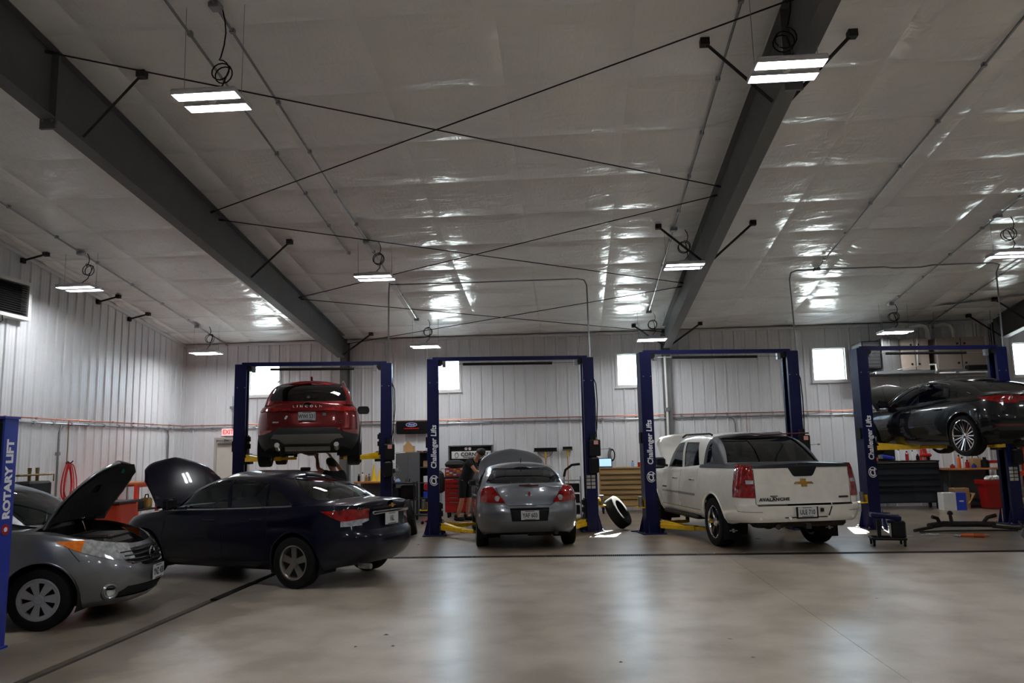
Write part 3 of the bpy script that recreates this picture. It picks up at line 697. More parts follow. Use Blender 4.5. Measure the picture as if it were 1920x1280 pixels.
def wheel(root, x, y, z, r, w, rr, style, mat, steer=0, outward=1, name='wheel'):
    """tyre with its rim as a sub-part; outward = +1 when the outside face looks to +y"""
    mb = MB(); pr = wheel_profile(r, w, rr); mb.lathe(pr, (0, 0, 0), (0, 1, 0), 40)
    for gy in (-.32, -.11, .11, .32):
        mb.lathe([(r+.0015, w*(gy-.012)), (r-.004, w*gy), (r+.0015, w*(gy+.012))], (0, 0, 0), (0, 1, 0), 40)
    t = mb.build(name, M['rubber'], root); t.location = (x, y, z); t.rotation_euler = (0, 0, steer+(0 if outward > 0 else PI))
    rim = MB(); f = w/2*.86   # outside face toward +y
    rim.lathe([(rr+.004, f+.004), (rr-.012, f+.008), (rr-.022, f-.012), (rr-.03, f-.05), (rr-.035, -f), (rr, -f)], (0, 0, 0), (0, 1, 0), 40)
    def spoke(a, w0, w1, r0, r1, y0, y1, th=.02, lean=0):
        ca, sa = math.cos(a), math.sin(a); cb, sb = math.cos(a+lean), math.sin(a+lean)
        P_ = lambda rad, off, yy, c, s_: (rad*c-off*s_, yy, rad*s_+off*c)
        v = [P_(r0, -w0, y0, ca, sa), P_(r0, w0, y0, ca, sa), P_(r1, w1, y1, cb, sb), P_(r1, -w1, y1, cb, sb)]
        v += [P_(r0, -w0*.8, y0-th, ca, sa), P_(r0, w0*.8, y0-th, ca, sa), P_(r1, w1*.8, y1-th, cb, sb), P_(r1, -w1*.8, y1-th, cb, sb)]
        rim.add(v, [(0, 1, 2, 3), (7, 6, 5, 4), (0, 4, 5, 1), (1, 5, 6, 2), (2, 6, 7, 3), (3, 7, 4, 0)])
    ri = rr-.02
    if style == 'five':
        for k in range(5): spoke(PI/2+k*2*PI/5, .036, .046, .04, ri, f-.018, f-.012, .03)
        rim.lathe([(.0, f-.006), (.05, f-.01), (.06, f-.03)], (0, 0, 0), (0, 1, 0), 20)
        for k in range(5): a = PI/2+PI/5+k*2*PI/5; rim.cyl((.05*math.cos(a), f-.03, .05*math.sin(a)), (.05*math.cos(a), f-.008, .05*math.sin(a)), .011, n=8)
    elif style == 'cap':
        for k in range(7):
            a = .3+k*2*PI/7; spoke(a, .022, .050, .035, ri, f-.004, f+.004, .02, .10); 
        rim.lathe([(.0, f+.006), (.04, f+.004), (.052, f-.008)], (0, 0, 0), (0, 1, 0), 20)
        rim.lathe([(ri+.004, f+.006), (ri-.018, f+.004), (ri-.024, f-.01)], (0, 0, 0), (0, 1, 0), 36)
    elif style == 'multi':
        for k in range(20): spoke(k*2*PI/20, .008, .011, .05, ri, f-.035, f-.004, .02)
        rim.lathe([(.0, f-.02), (.045, f-.024), (.06, f-.045)], (0, 0, 0), (0, 1, 0), 20)
    elif style == 'six':
        for k in range(6):
            for d in (-.10, .10): spoke(k*2*PI/6+d, .014, .022, .06, ri, f-.03, f-.008, .03)
        rim.lathe([(.0, f+.004), (.05, f), (.075, f-.03)], (0, 0, 0), (0, 1, 0), 20)
    else:
        for k in range(8): spoke(k*2*PI/8, .022, .03, .04, ri, f-.03, f-.01, .03)
        rim.lathe([(.0, f-.01), (.05, f-.012), (.06, f-.03)], (0, 0, 0), (0, 1, 0), 20)
    rim.build('rim', mat, t)
    MB().lathe([(0.0, f-.055), (rr-.03, f-.055)], (0, 0, 0), (0, 1, 0), 24).build('brake_disc', M['hole'], t)
    return t
def well(root, x, z, r, y0, y1):
    """dark wheel-arch liner"""
    m = MB(); pts = [(x+r*math.cos(a), z+r*math.sin(a)) for a in [PI*(-.12)+k*PI*1.24/18 for k in range(19)]]
    m.grid([[(p[0], y0, p[1]) for p in pts], [(p[0], y1, p[1]) for p in pts]]); c = [(p[0], y1, p[1]) for p in pts]; m.add(c, [tuple(range(len(c)))])
    m.build('wheel_well', M['hole'], root)
def lip(root, car, r, mat, zc_=None, tube=.012, out=.004, a0=-.15):
    for sx in (1, -1):
        for sy in (1, -1):
            pts = []
            for k in range(25):
                a = PI*a0+k*PI*(1-2*a0)/24; x, z = sx*car.S['wb']/2+r*math.cos(a), (zc_ or car.S['r'])+r*math.sin(a)
                if z > car.zb(x)-.005: pts.append((x, sy*(car.side_y(x, z)+out-tube), z))
            MB().tube(pts, tube, n=6).build('arch_lip', mat, root)
def seats(root, xs_front, x_rear, zf, mat, w=.36, head=True, steer_x=None, dash_x=None, belt=1.0, top=None):
    for sy in (1, -1):
        y = sy*w; b = MB()
        b.box((xs_front+.22, y, zf+.2), (.5, .48, .16), bev=.05)
        b.box((xs_front-.06, y, zf+.52), (.16, .46, .62), R=Matrix.Rotation(-.22, 3, 'Y'), bev=.06)
        if head: b.box((xs_front-.17, y, zf+.92), (.10, .26, .18), R=Matrix.Rotation(-.2, 3, 'Y'), bev=.04)
        b.build('front_seat', mat, root)
    b = MB().box((x_rear+.2, 0, zf+.2), (.5, 1.2, .18), bev=.05).box((x_rear-.06, 0, zf+.5), (.16, 1.24, .56), R=Matrix.Rotation(-.3, 3, 'Y'), bev=.06)
    if head:
        for sy in (-1, 1): b.box((x_rear-.2, sy*.36, zf+.84), (.1, .28, .15), R=Matrix.Rotation(-.2, 3, 'Y'), bev=.04)
    b.build('rear_seat', mat, root)
    if dash_x is not None:
        MB().box((dash_x, 0, belt-.12), (.45, 1.36, .26), bev=.08).build('dashboard', M['black'], root)
        sw = MB(); c = Vector((dash_x-.32, w, belt-.06)); R = Matrix.Rotation(-.45, 3, 'Y')
        sw.tube([c+R @ Vector((0, .185*math.cos(a), .185*math.sin(a))) for a in [k*2*PI/20 for k in range(20)]], .016, closed=True); sw.cyl(c+R @ Vector((.02, -.17, 0)), c+R @ Vector((.02, .17, 0)), .02); sw.cyl(c, c+Vector((.25, 0, -.1)), .03)
        sw.build('steering_wheel', M['black'], root)
def plate(root, x, y, z, txt, mat_bg, rear=True, w=.305, h=.152, tilt=0, frame=None, yaw=0):
    sx = -1 if rear else 1
    R = Matrix.Rotation(yaw, 3, 'Z') @ Matrix.Rotation(tilt, 3, 'Y')
    p = MB().box((x, y, z), (.006, w, h), R=R).build('license_plate', mat_bg, root, smooth=0)
    X = R @ Vector((0, sx, 0)); Y = R @ Vector((0, 0, 1)); n = R @ Vector((sx, 0, 0))
    text('plate_text', txt, h*.66, M['plate_ink'], p, Vector((x, y, z))+n*.0035+Y*-.006, X, Y, ext=.001, bold=.002, sx=.72)
    for dz, ww in ((h*.42, .5), (-h*.44, .62)): MB().box(Vector((x, y, z))+n*.004+Y*dz, (.002, w*ww, h*.055), R=R).build('plate_strip', M['plate_ink'] if frame is None else frame, p, smooth=0)
    return p
def bowtie(root, x, y, z, w, sx=-1, mat=None, yaw=0):
    h = w*.36; poly = [(-.5, -.14), (-.17, -.14), (-.17, -.5), (.12, -.5), (.12, -.14), (.5, -.14), (.42, .14), (.17, .14), (.17, .5), (-.12, .5), (-.12, .14), (-.42, .14)]
    e = MB(Matrix.Translation((x, y, z)) @ Matrix.Rotation(yaw, 4, 'Z')).ext([(p[0]*w, p[1]*h) for p in poly], 'x', 0, sx*.012).build('emblem', mat or M['gold'], root, smooth=0)
    o = MB(Matrix.Translation((x, y, z)) @ Matrix.Rotation(yaw, 4, 'Z')).ext([(p[0]*w*1.1, p[1]*h*1.16) for p in poly], 'x', 0, sx*.007).build('emblem_rim', M['chrome'], e, smooth=0)
    return e
def mirror(root, x, y, z, sy, mat, size=(.14, .22, .15)):
    b = MB().box((x, y+sy*size[1]*.55, z), size, bev=.05).tube([(x+.05, y-sy*.05, z-.06), (x+.02, y+sy*.06, z-.03)], .025)
    m = b.build('door_mirror', mat, root); MB().box((x-size[0]/2-.001, y+sy*size[1]*.55, z), (.006, size[1]*.82, size[2]*.74), bev=.002).build('mirror_glass', P('dark_mirror', L(70, 72, 76), .1, .8), m)
def handle(root, x, y, z, sy, mat, L_=.2):
    MB().tube([(x-L_/2, y+sy*.004, z), (x-L_/2+.03, y+sy*.04, z), (x+L_/2-.03, y+sy*.04, z), (x+L_/2, y+sy*.004, z)], .013, n=6).build('door_handle', mat, root)
def engine(root, x0, x1, w, z0, z1):
    """engine bay: tray, cover, battery, intake, reservoir, hoses"""
    cx = (x0+x1)/2
    MB().b2(x0, x1, -w, w, z0, z0+.02).build('bay_floor', M['hole'], root, smooth=0)
    MB().b2(x0, x0+.03, -w, w, z0, z1).build('firewall', M['hole'], root, smooth=0)
    MB().box((cx, -.05, z0+.26), (.42, .62, .46), bev=.05).box((cx, -.05, z0+.5), (.36, .5, .06), bev=.02).build('engine_block', M['rust'], root)
    MB().box((cx-.02, w-.22, z1-.2), (.26, .2, .22), bev=.02).cyl((cx, w-.28, z1-.1), (cx, w-.28, z1-.06), .015).cyl((cx, w-.16, z1-.1), (cx, w-.16, z1-.06), .015).build('battery', M['black'], root)
    MB().box((cx+.05, -w+.24, z1-.18), (.34, .26, .2), bev=.04).cyl((cx+.22, -w+.3, z1-.16), (cx+.4, -w+.45, z1-.16), .05).build('air_box', M['black'], root)
    MB().cyl((cx-.25, .3, z1-.3), (cx-.25, .3, z1-.12), .06, n=14).cyl((cx-.25, .3, z1-.12), (cx-.25, .3, z1-.09), .03).build('fluid_reservoir', P('reservoir_plastic', L(190, 186, 170), .5), root)
    for k, (a, b, c) in enumerate((((cx+.2, .2, z1-.2), (cx+.42, .05, z1-.12), (cx+.3, -.3, z1-.2)), ((cx-.2, -.2, z1-.25), (cx, .1, z1-.06), (cx+.25, .25, z1-.25)), ((cx, -.35, z1-.2), (cx+.25, -.2, z1-.08), (cx+.4, .2, z1-.25)))):
        MB().tube([Vector(a).lerp(Vector(b), t/5).lerp(Vector(b).lerp(Vector(c), t/5), t/5) for t in range(6)], .024, n=8).build('hose', M['rubber'], root)
def hood_open(x, z, deg): return Matrix.Translation((x, 0, z)) @ Matrix.Rotation(-math.radians(deg), 4, 'Y') @ Matrix.Translation((-x, 0, -z))
def carpaint(name, col, metal=.5, rough=.28, spec=.5, coat=.8): return P(name, col, rough, metal, coat=coat, var=.05, vs=8, spec=spec)
mir = lambda poly: [(-y, z) for y, z in poly][::-1]
def both(c, poly, name, zones=(0,), cond=None, only=None):
    c.cut('x', poly, name, zones, cond, only); c.cut('x', mir(poly), name, zones, cond, only)
REAR = lambda c: c.x < -1.4
FRONT = lambda c: c.x > 1.2
def place(root, rear_left, heading_deg, wb, half_track, z=0):
    h = math.radians(heading_deg); hx, hy = math.cos(h), math.sin(h); rx, ry = hy, -hx
    root.location = (rear_left[0]+rx*half_track+hx*wb/2, rear_left[1]+ry*half_track+hy*wb/2, z); root.rotation_euler = (0, 0, h)
def four_wheels(root, S, w, rr, style, mat, track=None, steer=0):
    r, wb = S['r'], S['wb']; ty = (track or S['W']-.24)/2
    for sx in (1, -1):
        for sy in (1, -1):
            wheel(root, sx*wb/2, sy*ty, r, r, w, rr, style, mat, steer if sx > 0 else 0, sy)
            well(root, sx*wb/2, r, r+.075, sy*(S['W']/2-.05), sy*(S['W']/2-.42))
WV = [(0, .84), (.05, .90), (.16, .955), (.34, .985), (.52, 1.0), (.68, .992), (.82, .975), (.93, .945), (1, .905)]
# ---------------------------------------------------------------- dark blue sedan, seen from its rear left
def cruze():
    S = dict(W=1.80, wb=2.685, r=.325, xA=1.30, xB=-1.45, pf=2.5, pr=2.7,
        zs=[(-2.31, 1.0), (-2.1, 1.035), (-1.7, 1.035), (-1.0, 1.005), (0, .965), (.9, .94), (1.3, .91), (1.8, .82), (2.15, .72), (2.3, .64)],
        zb=[(-2.31, .30), (-1.9, .26), (-1.6, .20), (1.6, .20), (2.0, .2), (2.3, .25)], wv=WV,
        xf=[(0, 2.15), (.2, 2.27), (.45, 2.30), (.7, 2.24), (1, 2.08)], xr=[(0, -2.14), (.12, -2.25), (.3, -2.31), (.5, -2.30), (.58, -2.24), (.8, -2.21), (1, -2.24)],
        crown=[(-2.3, .05), (-1.6, .06), (0, .05), (1.0, .07), (1.8, .10), (2.2, .06)],
        gh=dict(xf=[(0, 1.16), (.5, .80), (1, .38)], xr=[(0, -1.72), (.5, -1.36), (1, -.92)], w=[(0, .80), (.4, .735), (.8, .635), (1, .56)], zr=[(-1.0, 1.365), (-.5, 1.405), (0, 1.405), (.4, 1.375)], crown=.07, pf=2.8, pr=3.0, lf=.55, lr=.55))
    c = Car(S); paint = carpaint('dark_blue_car_paint', L(7, 8, 26), .0, .28, .12, .55)
    root = thing('sedan', 'dark blue four-door sedan with its hood raised, parked on the floor', 'car')
    c.arches(.385)
    G = (2,)
    c.cut('y', [(.86, .992), (.52, 1.215), (.28, 1.32), (.02, 1.358), (-.04, 1.36), (-.13, .998)], 'side_window', G, lambda q: abs(q.y) > .45)
    c.cut('y', [(-.19, 1.0), (-.11, 1.362), (-.45, 1.352), (-.74, 1.30), (-.80, 1.02)], 'side_window', G, lambda q: abs(q.y) > .45)
    c.cut('y', [(-.83, 1.022), (-.775, 1.285), (-1.0, 1.19), (-1.25, 1.045)], 'quarter_window', G, lambda q: abs(q.y) > .45)
    c.cut('x', [(-.66, 1.02), (.66, 1.02), (.55, 1.395), (-.55, 1.395)], 'windshield', G, lambda q: q.x > .2)
    c.cut('x', [(-.62, 1.10), (.62, 1.10), (.66, 1.13), (.50, 1.40), (-.50, 1.40), (-.66, 1.13)], 'rear_window', G, lambda q: q.x < -.85)
    c.cut('y', [(-1.74, .965), (-2.4, .985), (-2.4, .80), (-2.12, .775)], 'tail_lamp', (0,), lambda q: abs(q.y) > .5)
    both(c, [(.41, .985), (1, .985), (1, .765), (.62, .775), (.41, .83)], 'tail_lamp', (0,), lambda q: q.x < -2.0)
    c.cut('y', [(-1.9, .835), (-2.1, .84), (-2.4, .86), (-2.4, .7), (-1.9, .7)], 'tail_lamp_clear', (0,), lambda q: abs(q.y) > .6, ['tail_lamp'])
    both(c, [(.4, .86), (.6, .85), (.75, .83), (1, .84), (1, .7), (.4, .7)], 'tail_lamp_clear', (0,), lambda q: q.x < -2.0, ['tail_lamp'])
    c.cut('y', [(1.75, .62), (2.05, .70), (2.4, .66), (2.4, .52), (2.0, .52)], 'headlamp', (0,), lambda q: abs(q.y) > .4)
    c.cut('z', [(1.20, -.74), (1.20, .74), (1.7, .72), (2.0, .56), (2.13, .3), (2.15, 0), (2.13, -.3), (2.0, -.56), (1.7, -.72)], 'hood', (1,))
    c.seam([(-.12, .30), (-.155, .62), (-.16, .985)]); c.seam([(.93, .32), (.98, .6), (.92, .95)])
    c.seam([(-1.06, .42), (-.92, .62), (-.88, 1.0)]); c.seam([(.92, .305), (-.12, .305), (-.95, .33)]); c.seam([(-1.78, .72), (-2.4, .72)]); c.seam([(-.39, .99), (-.39, .78)], 'x', .008, (0,), REAR); c.seam([(.39, .99), (.39, .78)], 'x', .008, (0,), REAR)
    mats = dict(body=paint, side_window=M['mglass'], quarter_window=M['dglass'], windshield=M['cglass'], rear_window=M['cglass'], tail_lamp=M['tail_red'], tail_lamp_clear=M['lamp_clear'], headlamp=M['lamp_clear'], hood=paint, panel_gap=M['hole'], underbody=M['hole'])
    c.extract(root, mats, ('side_window', 'quarter_window', 'tail_lamp', 'tail_lamp_clear', 'headlamp'), dict(side_window=-.006, quarter_window=-.006, panel_gap=-.004, tail_lamp=.008, tail_lamp_clear=.007), move=dict(hood=hood_open(1.2, .99, 62)), thick=dict(hood=.03))
    lip(root, c, .388, paint); four_wheels(root, S, .215, .215, 'five', M['alloy'])
    for sy in (1, -1):
        MB().tube([(.9-k*.12, sy*(.801+.010), c.topz(.9-k*.12, .79)+.006) for k in range(0, 19)], .012, n=6).build('belt_chrome', M['chrome'], root)
        handle(root, .12, sy*c.side_y(.12, .83), .83, sy, paint); handle(root, -.72, sy*c.side_y(-.72, .85), .85, sy, paint)
        mirror(root, .84, sy*.80, 1.04, sy, paint)
    MB().box((-2.245, 0, .925), (.03, .84, .045), bev=.012).build('trunk_chrome_bar', M['chrome'], root)
    bowtie(root, -2.262, 0, 1.0, .15)
    text('badge_text', 'CRUZE', .055, M['chrome'], root, (c.end_x(.5, .995)-.004, .52, .985), (0, -1, 0), (0, 0, 1), sx=1.2)
    plate(root, -2.262, 0, .83, '16L', M['plate'])
    MB().box((-.80, 0, 1.485), (.18, .05, .05), bev=.02).build('roof_antenna', M['black'], root)
    seats(root, .08, -.85, .28, M['seat'], steer_x=.4, dash_x=.75, belt=.98); engine(root, 1.22, 2.0, .72, .35, .86)
    MB().cyl((-2.1, .5, .27), (-2.28, .5, .27), .035).build('tailpipe', M['steel'], root)
    place(root, (-3.55, 10.08), 159.5, S['wb'], .78); return root
# ---------------------------------------------------------------- silver hatchback, nose to the right
def versa():
    S = dict(W=1.70, wb=2.60, r=.305, xA=1.18, xB=-1.5, pf=2.3, pr=3.0,
        zs=[(-2.02, 1.02), (-1.6, 1.06), (-.8, 1.01), (0, .97), (.9, .955), (1.25, .94), (1.6, .88), (1.9, .80), (2.08, .74), (2.16, .70)],
        zb=[(-2.02, .28), (-1.6, .19), (1.5, .18), (1.9, .18), (2.16, .21)], wv=WV,
        xf=[(0, 2.02), (.12, 2.11), (.3, 2.155), (.5, 2.15), (.75, 2.10), (1, 1.98)], xr=[(0, -1.9), (.2, -2.0), (.4, -2.02), (.6, -1.97), (1, -1.9)],
        crown=[(-2, .04), (0, .05), (1.1, .09), (1.7, .10), (2.1, .05)],
        gh=dict(xf=[(0, 1.27), (.5, .83), (1, .28)], xr=[(0, -1.92), (.5, -1.8), (1, -1.58)], w=[(0, .77), (.4, .725), (.8, .64), (1, .56)], zr=[(-1.6, 1.40), (-.8, 1.46), (0, 1.475), (.4, 1.45)], crown=.065, pf=2.6, pr=3.2, lf=.6, lr=.4))
    c = Car(S); paint = carpaint('silver_grey_car_paint', L(122, 124, 128), .75, .32)
    root = thing('hatchback', 'silver grey hatchback with its hood propped open, cut by the left edge', 'car')
    c.arches(.365); G = (2,); SD = lambda q: abs(q.y) > .42
    c.cut('y', [(.88, .985), (.60, 1.14), (.28, 1.31), (0, 1.40), (-.1, .985)], 'side_window', G, SD)
    c.cut('y', [(1.17, .99), (.93, .985), (.72, 1.10)], 'quarter_window', G, SD)
    c.cut('y', [(-.16, .99), (-.08, 1.41), (-.9, 1.37), (-1.15, 1.04)], 'side_window', G, SD)
    c.cut('x', [(-.62, 1.02), (.62, 1.02), (.55, 1.455), (-.55, 1.455)], 'windshield', G, lambda q: q.x > .15)
    c.cut('x', [(-.58, 1.12), (.58, 1.12), (.5, 1.42), (-.5, 1.42)], 'rear_window', G, lambda q: q.x < -1.5)
    HL = [(1.42, .865), (1.62, .765), (1.92, .64), (2.3, .60), (2.3, .74), (2.0, .79), (1.7, .86)]
    c.cut('y', HL, 'headlamp', (0,), lambda q: abs(q.y) > .30); c.cut('y', HL, 'headlamp', (1,), lambda q: abs(q.y) > .52)
    c.cut('y', [(1.3, .9), (1.3, .7), (1.66, .7), (1.66, .9)], 'turn_signal', (0, 1), None, ['headlamp'])
    GR = [(-.50, .735), (.50, .735), (.44, .60), (.2, .555), (-.2, .555), (-.44, .60)]
    c.cut('x', GR, 'grille', (0,), lambda q: q.x > 1.8, ['body'])
    c.cut('x', [(-.46, .36), (.46, .36), (.62, .25), (-.62, .25)], 'lower_intake', (0,), lambda q: q.x > 1.7, ['body'])
    c.cut('z', [(1.17, -.69), (1.17, .69), (1.55, .675), (1.85, .56), (2.0, .34), (2.045, 0), (2.0, -.34), (1.85, -.56), (1.55, -.675)], 'hood', (1,))
    c.seam([(.98, .28), (1.02, .6), (.96, .95)]); c.seam([(-.12, .28), (-.15, .6), (-.14, .97)]); c.seam([(1.55, .795), (1.66, .66)])
    mats = dict(body=paint, side_window=M['mglass'], quarter_window=M['dglass'], windshield=M['cglass'], rear_window=M['mglass'], headlamp=M['lamp_clear'], turn_signal=M['amber'], grille=M['black'], lower_intake=M['hole'], hood=paint, panel_gap=M['hole'], underbody=M['hole'])
    c.extract(root, mats, ('side_window', 'quarter_window', 'headlamp', 'turn_signal'), dict(side_window=-.006, quarter_window=-.006, panel_gap=-.004, headlamp=.008, turn_signal=.009, grille=-.012, lower_intake=-.015), move=dict(hood=hood_open(1.19, 1.03, 66)), thick=dict(hood=.02))
    lip(root, c, .368, paint); four_wheels(root, S, .195, .205, 'cap', M['hubcap'], steer=.06)
    hm = hood_open(1.19, 1.03, 66)
    # hood underside liner
    pts = [(1.24, -.62), (1.24, .62), (1.58, .61), (1.85, .48), (1.97, .22), (1.97, -.22), (1.85, -.48), (1.58, -.61)]
    lb = MB(hm); rows = []
    for t in (1, .75, .45, .15): rows.append([(1.6+(x-1.6)*t, y*t, c.topz(1.6+(x-1.6)*t, y*t)-.035-.02*(t < .8)) for x, y in pts])
    lb.grid(rows, True).build('hood_liner', P('black_hood_liner', L(30, 30, 31), .6, var=.15, vs=8, bump=.3, bs=14), root)
    lbl = MB(hm).box((1.86, .22, c.topz(1.86, .22)-.062), (.07, .09, .004)); lbl.build('hood_label', P('green_label', L(40, 120, 100), .5), root, smooth=0)
    for k, z in enumerate((.585, .625, .665, .705)):
        w = .40+.025*k; MB().tube([(c.end_x(y, z, False)+.004, y, z) for y in [w*(-1+j/8) for j in range(17)]], .011, n=6).build('grille_bar', P('dark_chrome', L(90, 92, 95), .2, .9), root)
    MB().tube([(c.end_x(y, z, False)+.006, y, z) for y, z in [(-.5, .735), (-.46, .62), (-.22, .55), (0, .545), (.22, .55), (.46, .62), (.5, .735)]], .010, n=6).build('grille_chrome', M['chrome'], root)
    ex = c.end_x(0, .65, False)
    e = MB().tube([(ex+.02, .062*math.cos(a), .65+.062*math.sin(a)) for a in [k*2*PI/24 for k in range(24)]], .009, closed=True).box((ex+.022, 0, .65), (.012, .16, .026), bev=.004).build('emblem', M['chrome'], root)
    plate(root, c.end_x(0, .45, False)+.02, 0, .45, 'YNZ 438', M['plate'], rear=False, frame=M['plate_ink'])
    for sy in (1, -1):
        fx, fy = c.end_x(.6, .33, False), .6
        fd = Vector((.72, sy*.69, 0)); fp = Vector((fx, sy*fy, .33))
        MB().cyl(fp-fd*.03, fp+fd*.016, .05, .045, n=18).build('fog_lamp', M['lamp_clear'], root)
        MB().lathe([(.05, .012), (.066, .02), (.085, .004), (.09, -.03)], fp, fd, 22).build('fog_bezel', MATS['silver_grey_car_paint'], root)
        handle(root, .05, sy*c.side_y(.05, .86), .86, sy, paint); mirror(root, .86, sy*.78, 1.04, sy, paint)
    seats(root, .02, -.95, .32, M['seat'], dash_x=.75, belt=1.0); engine(root, 1.2, 1.95, .64, .35, .86)
    MB().tube([(1.22, y, 1.00+.03*(1-(y/.6)**2)) for y in [-.6+.1*k for k in range(13)]], .018, n=6).build('cowl_grille', M['black'], root)
    MB().tube([(1.2, -.55, 1.05), (.98, -.1, 1.17)], .008, n=5).build('wiper', M['black'], root); MB().tube([(1.22, .05, 1.06), (.98, .5, 1.15)], .008, n=5).build('wiper', M['black'], root)
    h = math.radians(8); hx, hy = math.cos(h), math.sin(h); fr = Vector((-5.40, 7.80))   # front right tyre
    o = fr - Vector((hx, hy))*1.30 + Vector((-hy, hx))*.73; root.location = (o.x, o.y, 0); root.rotation_euler = (0, 0, h); return root
# ---------------------------------------------------------------- red crossover raised on the first lift
def mkc(z):
    S = dict(W=1.87, wb=2.69, r=.345, xA=1.3, xB=-1.5, pf=2.5, pr=2.5,
        zs=[(-2.3, 1.06), (-2.0, 1.14), (-1.3, 1.13), (0, 1.06), (1.0, 1.03), (1.7, .96), (2.1, .86), (2.28, .76)],
        zb=[(-2.3, .42), (-2.0, .36), (-1.5, .25), (1.5, .24), (2.28, .3)],
        wv=[(0, .86), (.12, .95), (.3, .99), (.5, 1.0), (.7, .985), (.85, .955), (1, .875)],
        xf=[(0, 2.1), (.3, 2.27), (.6, 2.27), (1, 2.08)], xr=[(0, -2.18), (.1, -2.25), (.25, -2.29), (.42, -2.285), (.55, -2.25), (.8, -2.22), (1, -2.14)],
        crown=[(-2.3, .05), (0, .05), (1.2, .09), (2.2, .06)],
        gh=dict(xf=[(0, 1.25), (.5, .85), (1, .4)], xr=[(0, -2.08), (.5, -1.9), (1, -1.62)], w=[(0, .81), (.4, .755), (.8, .665), (1, .60)], zr=[(-1.65, 1.535), (-.6, 1.58), (.4, 1.55)], crown=.075, pf=2.8, pr=3.0, lf=.55, lr=.45))
    c = Car(S); paint = carpaint('deep_red_car_paint', L(112, 14, 18), .45, .26, .3)
    root = thing('crossover', 'red crossover raised high on the leftmost lift, seen from behind', 'car')
    c.arches(.42, .35); G = (2,); SD = lambda q: abs(q.y) > .45
    c.cut('y', [(.95, 1.09), (.3, 1.49), (-.1, 1.51), (-.14, 1.10)], 'side_window', G, SD); c.cut('y', [(-.2, 1.10), (-.18, 1.51), (-1.1, 1.49), (-1.1, 1.15)], 'side_window', G, SD); c.cut('y', [(-1.14, 1.16), (-1.14, 1.48), (-1.45, 1.44), (-1.75, 1.2)], 'quarter_window', G, SD)
    c.cut('x', [(-.66, 1.12), (.66, 1.12), (.56, 1.53), (-.56, 1.53)], 'windshield', G, lambda q: q.x > .2)
    c.cut('x', [(-.66, 1.20), (-.3, 1.19), (.3, 1.19), (.66, 1.20), (.70, 1.24), (.575, 1.555), (-.575, 1.555), (-.70, 1.24)], 'rear_window', G, lambda q: q.x < -1.4)
    TL = [(.30, 1.045), (.5, 1.065), (1, 1.10), (1, 1.0), (.62, 1.005), (.30, 1.015)]
    both(c, TL, 'tail_lamp', (0, 1), lambda q: q.x < -1.7); c.cut('y', [(-1.75, 1.075), (-2.4, 1.06), (-2.4, .99), (-2.0, 1.0)], 'tail_lamp', (0,), lambda q: abs(q.y) > .5)
    both(c, [(.62, .665), (1, .66), (1, .585), (.80, .59), (.64, .635)], 'reflector', (0,), lambda q: q.x < -1.8)
    c.cut('x', [(-1, .63), (-.62, .625), (-.5, .70), (.5, .70), (.62, .625), (1, .63), (1, .1), (-1, .1)], 'lower_trim', (0,), lambda q: q.x < -1.75, ['body'])
    c.cut('y', [(-2.0, .42), (2.2, .42), (2.2, .1), (-2.0, .1)], 'lower_trim', (0,), lambda q: q.x > -1.75, ['body'])
    c.cut('x', [(-.64, .52), (-.58, .585), (.58, .585), (.64, .52), (.50, .50), (.40, .42), (-.40, .42), (-.50, .50)], 'skid_plate', (0,), lambda q: q.x < -1.8, ['lower_trim'])
    c.seam([(-.72, 1.03), (-.70, .76), (-.62, .72), (.62, .72), (.70, .76), (.72, 1.03)], 'x', .01, (0,), REAR)
    mats = dict(body=paint, side_window=M['dglass'], quarter_window=M['dglass'], windshield=M['dglass'], rear_window=M['dglass'], tail_lamp=M['tail_red'], reflector=P('dull_reflector', L(150, 70, 62), .25, coat=.6), lower_trim=P('charcoal_bumper_plastic', L(36, 38, 42), .55, var=.08), skid_plate=P('satin_skid_plate', L(128, 126, 122), .42, .4), panel_gap=M['hole'], underbody=M['hole'])
    c.extract(root, mats, ('side_window', 'quarter_window', 'tail_lamp', 'reflector'), dict(side_window=-.006, quarter_window=-.006, rear_window=-.005, panel_gap=-.005, tail_lamp=.012, skid_plate=.01))
    lip(root, c, .423, mats['lower_trim'], .35); four_wheels(root, S, .235, .235, 'eight', M['alloy'])
    MB().box((-2.23, 0, 1.005), (.03, .62, .028), bev=.01).build('liftgate_bar', paint, root)
    text('badge_text', 'LINCOLN', .062, M['chrome'], root, (-2.175, 0, 1.09), (0, -1, 0), (.25, 0, 1), sx=1.15, space=2.0)
    text('badge_text', 'MKC', .07, M['chrome'], root, (c.end_x(-.52, .80)-.004, -.52, .80), (0, -1, .02), (0, 0, 1), sx=1.2)
    MB().box((c.end_x(.52, .80)-.002, .55, .805), (.006, .12, .03), bev=.003).build('badge', M['chrome'], root)
    plate(root, -2.30, 0, .905, 'WWI 531', M['plate'])
    mx = c.end_x(-.3, .93); MB().box((mx-.004, -.30, .94), (.006, .06, .05), bev=.01).build('sticker', P('grey_sticker', L(120, 124, 136), .5), root)
    MB().box((mx-.004, .37, .89), (.006, .035, .07), R=Matrix.Rotation(.5, 3, 'X'), bev=.012).build('sticker', M['decal'], root)
    MB().tube([(-1.97, .0, 1.27), (-1.94, -.2, 1.275), (-1.96, -.40, 1.262)], .010, n=6).cyl((-2.02, -.0, 1.26), (-1.93, 0, 1.275), .03, n=10).build('rear_wiper', M['steel'], root)
    MB().ext([(-1.28, 1.64), (-1.06, 1.645), (-1.27, 1.715), (-1.31, 1.712)], 'y', -.018, .018).build('roof_antenna', paint, root)
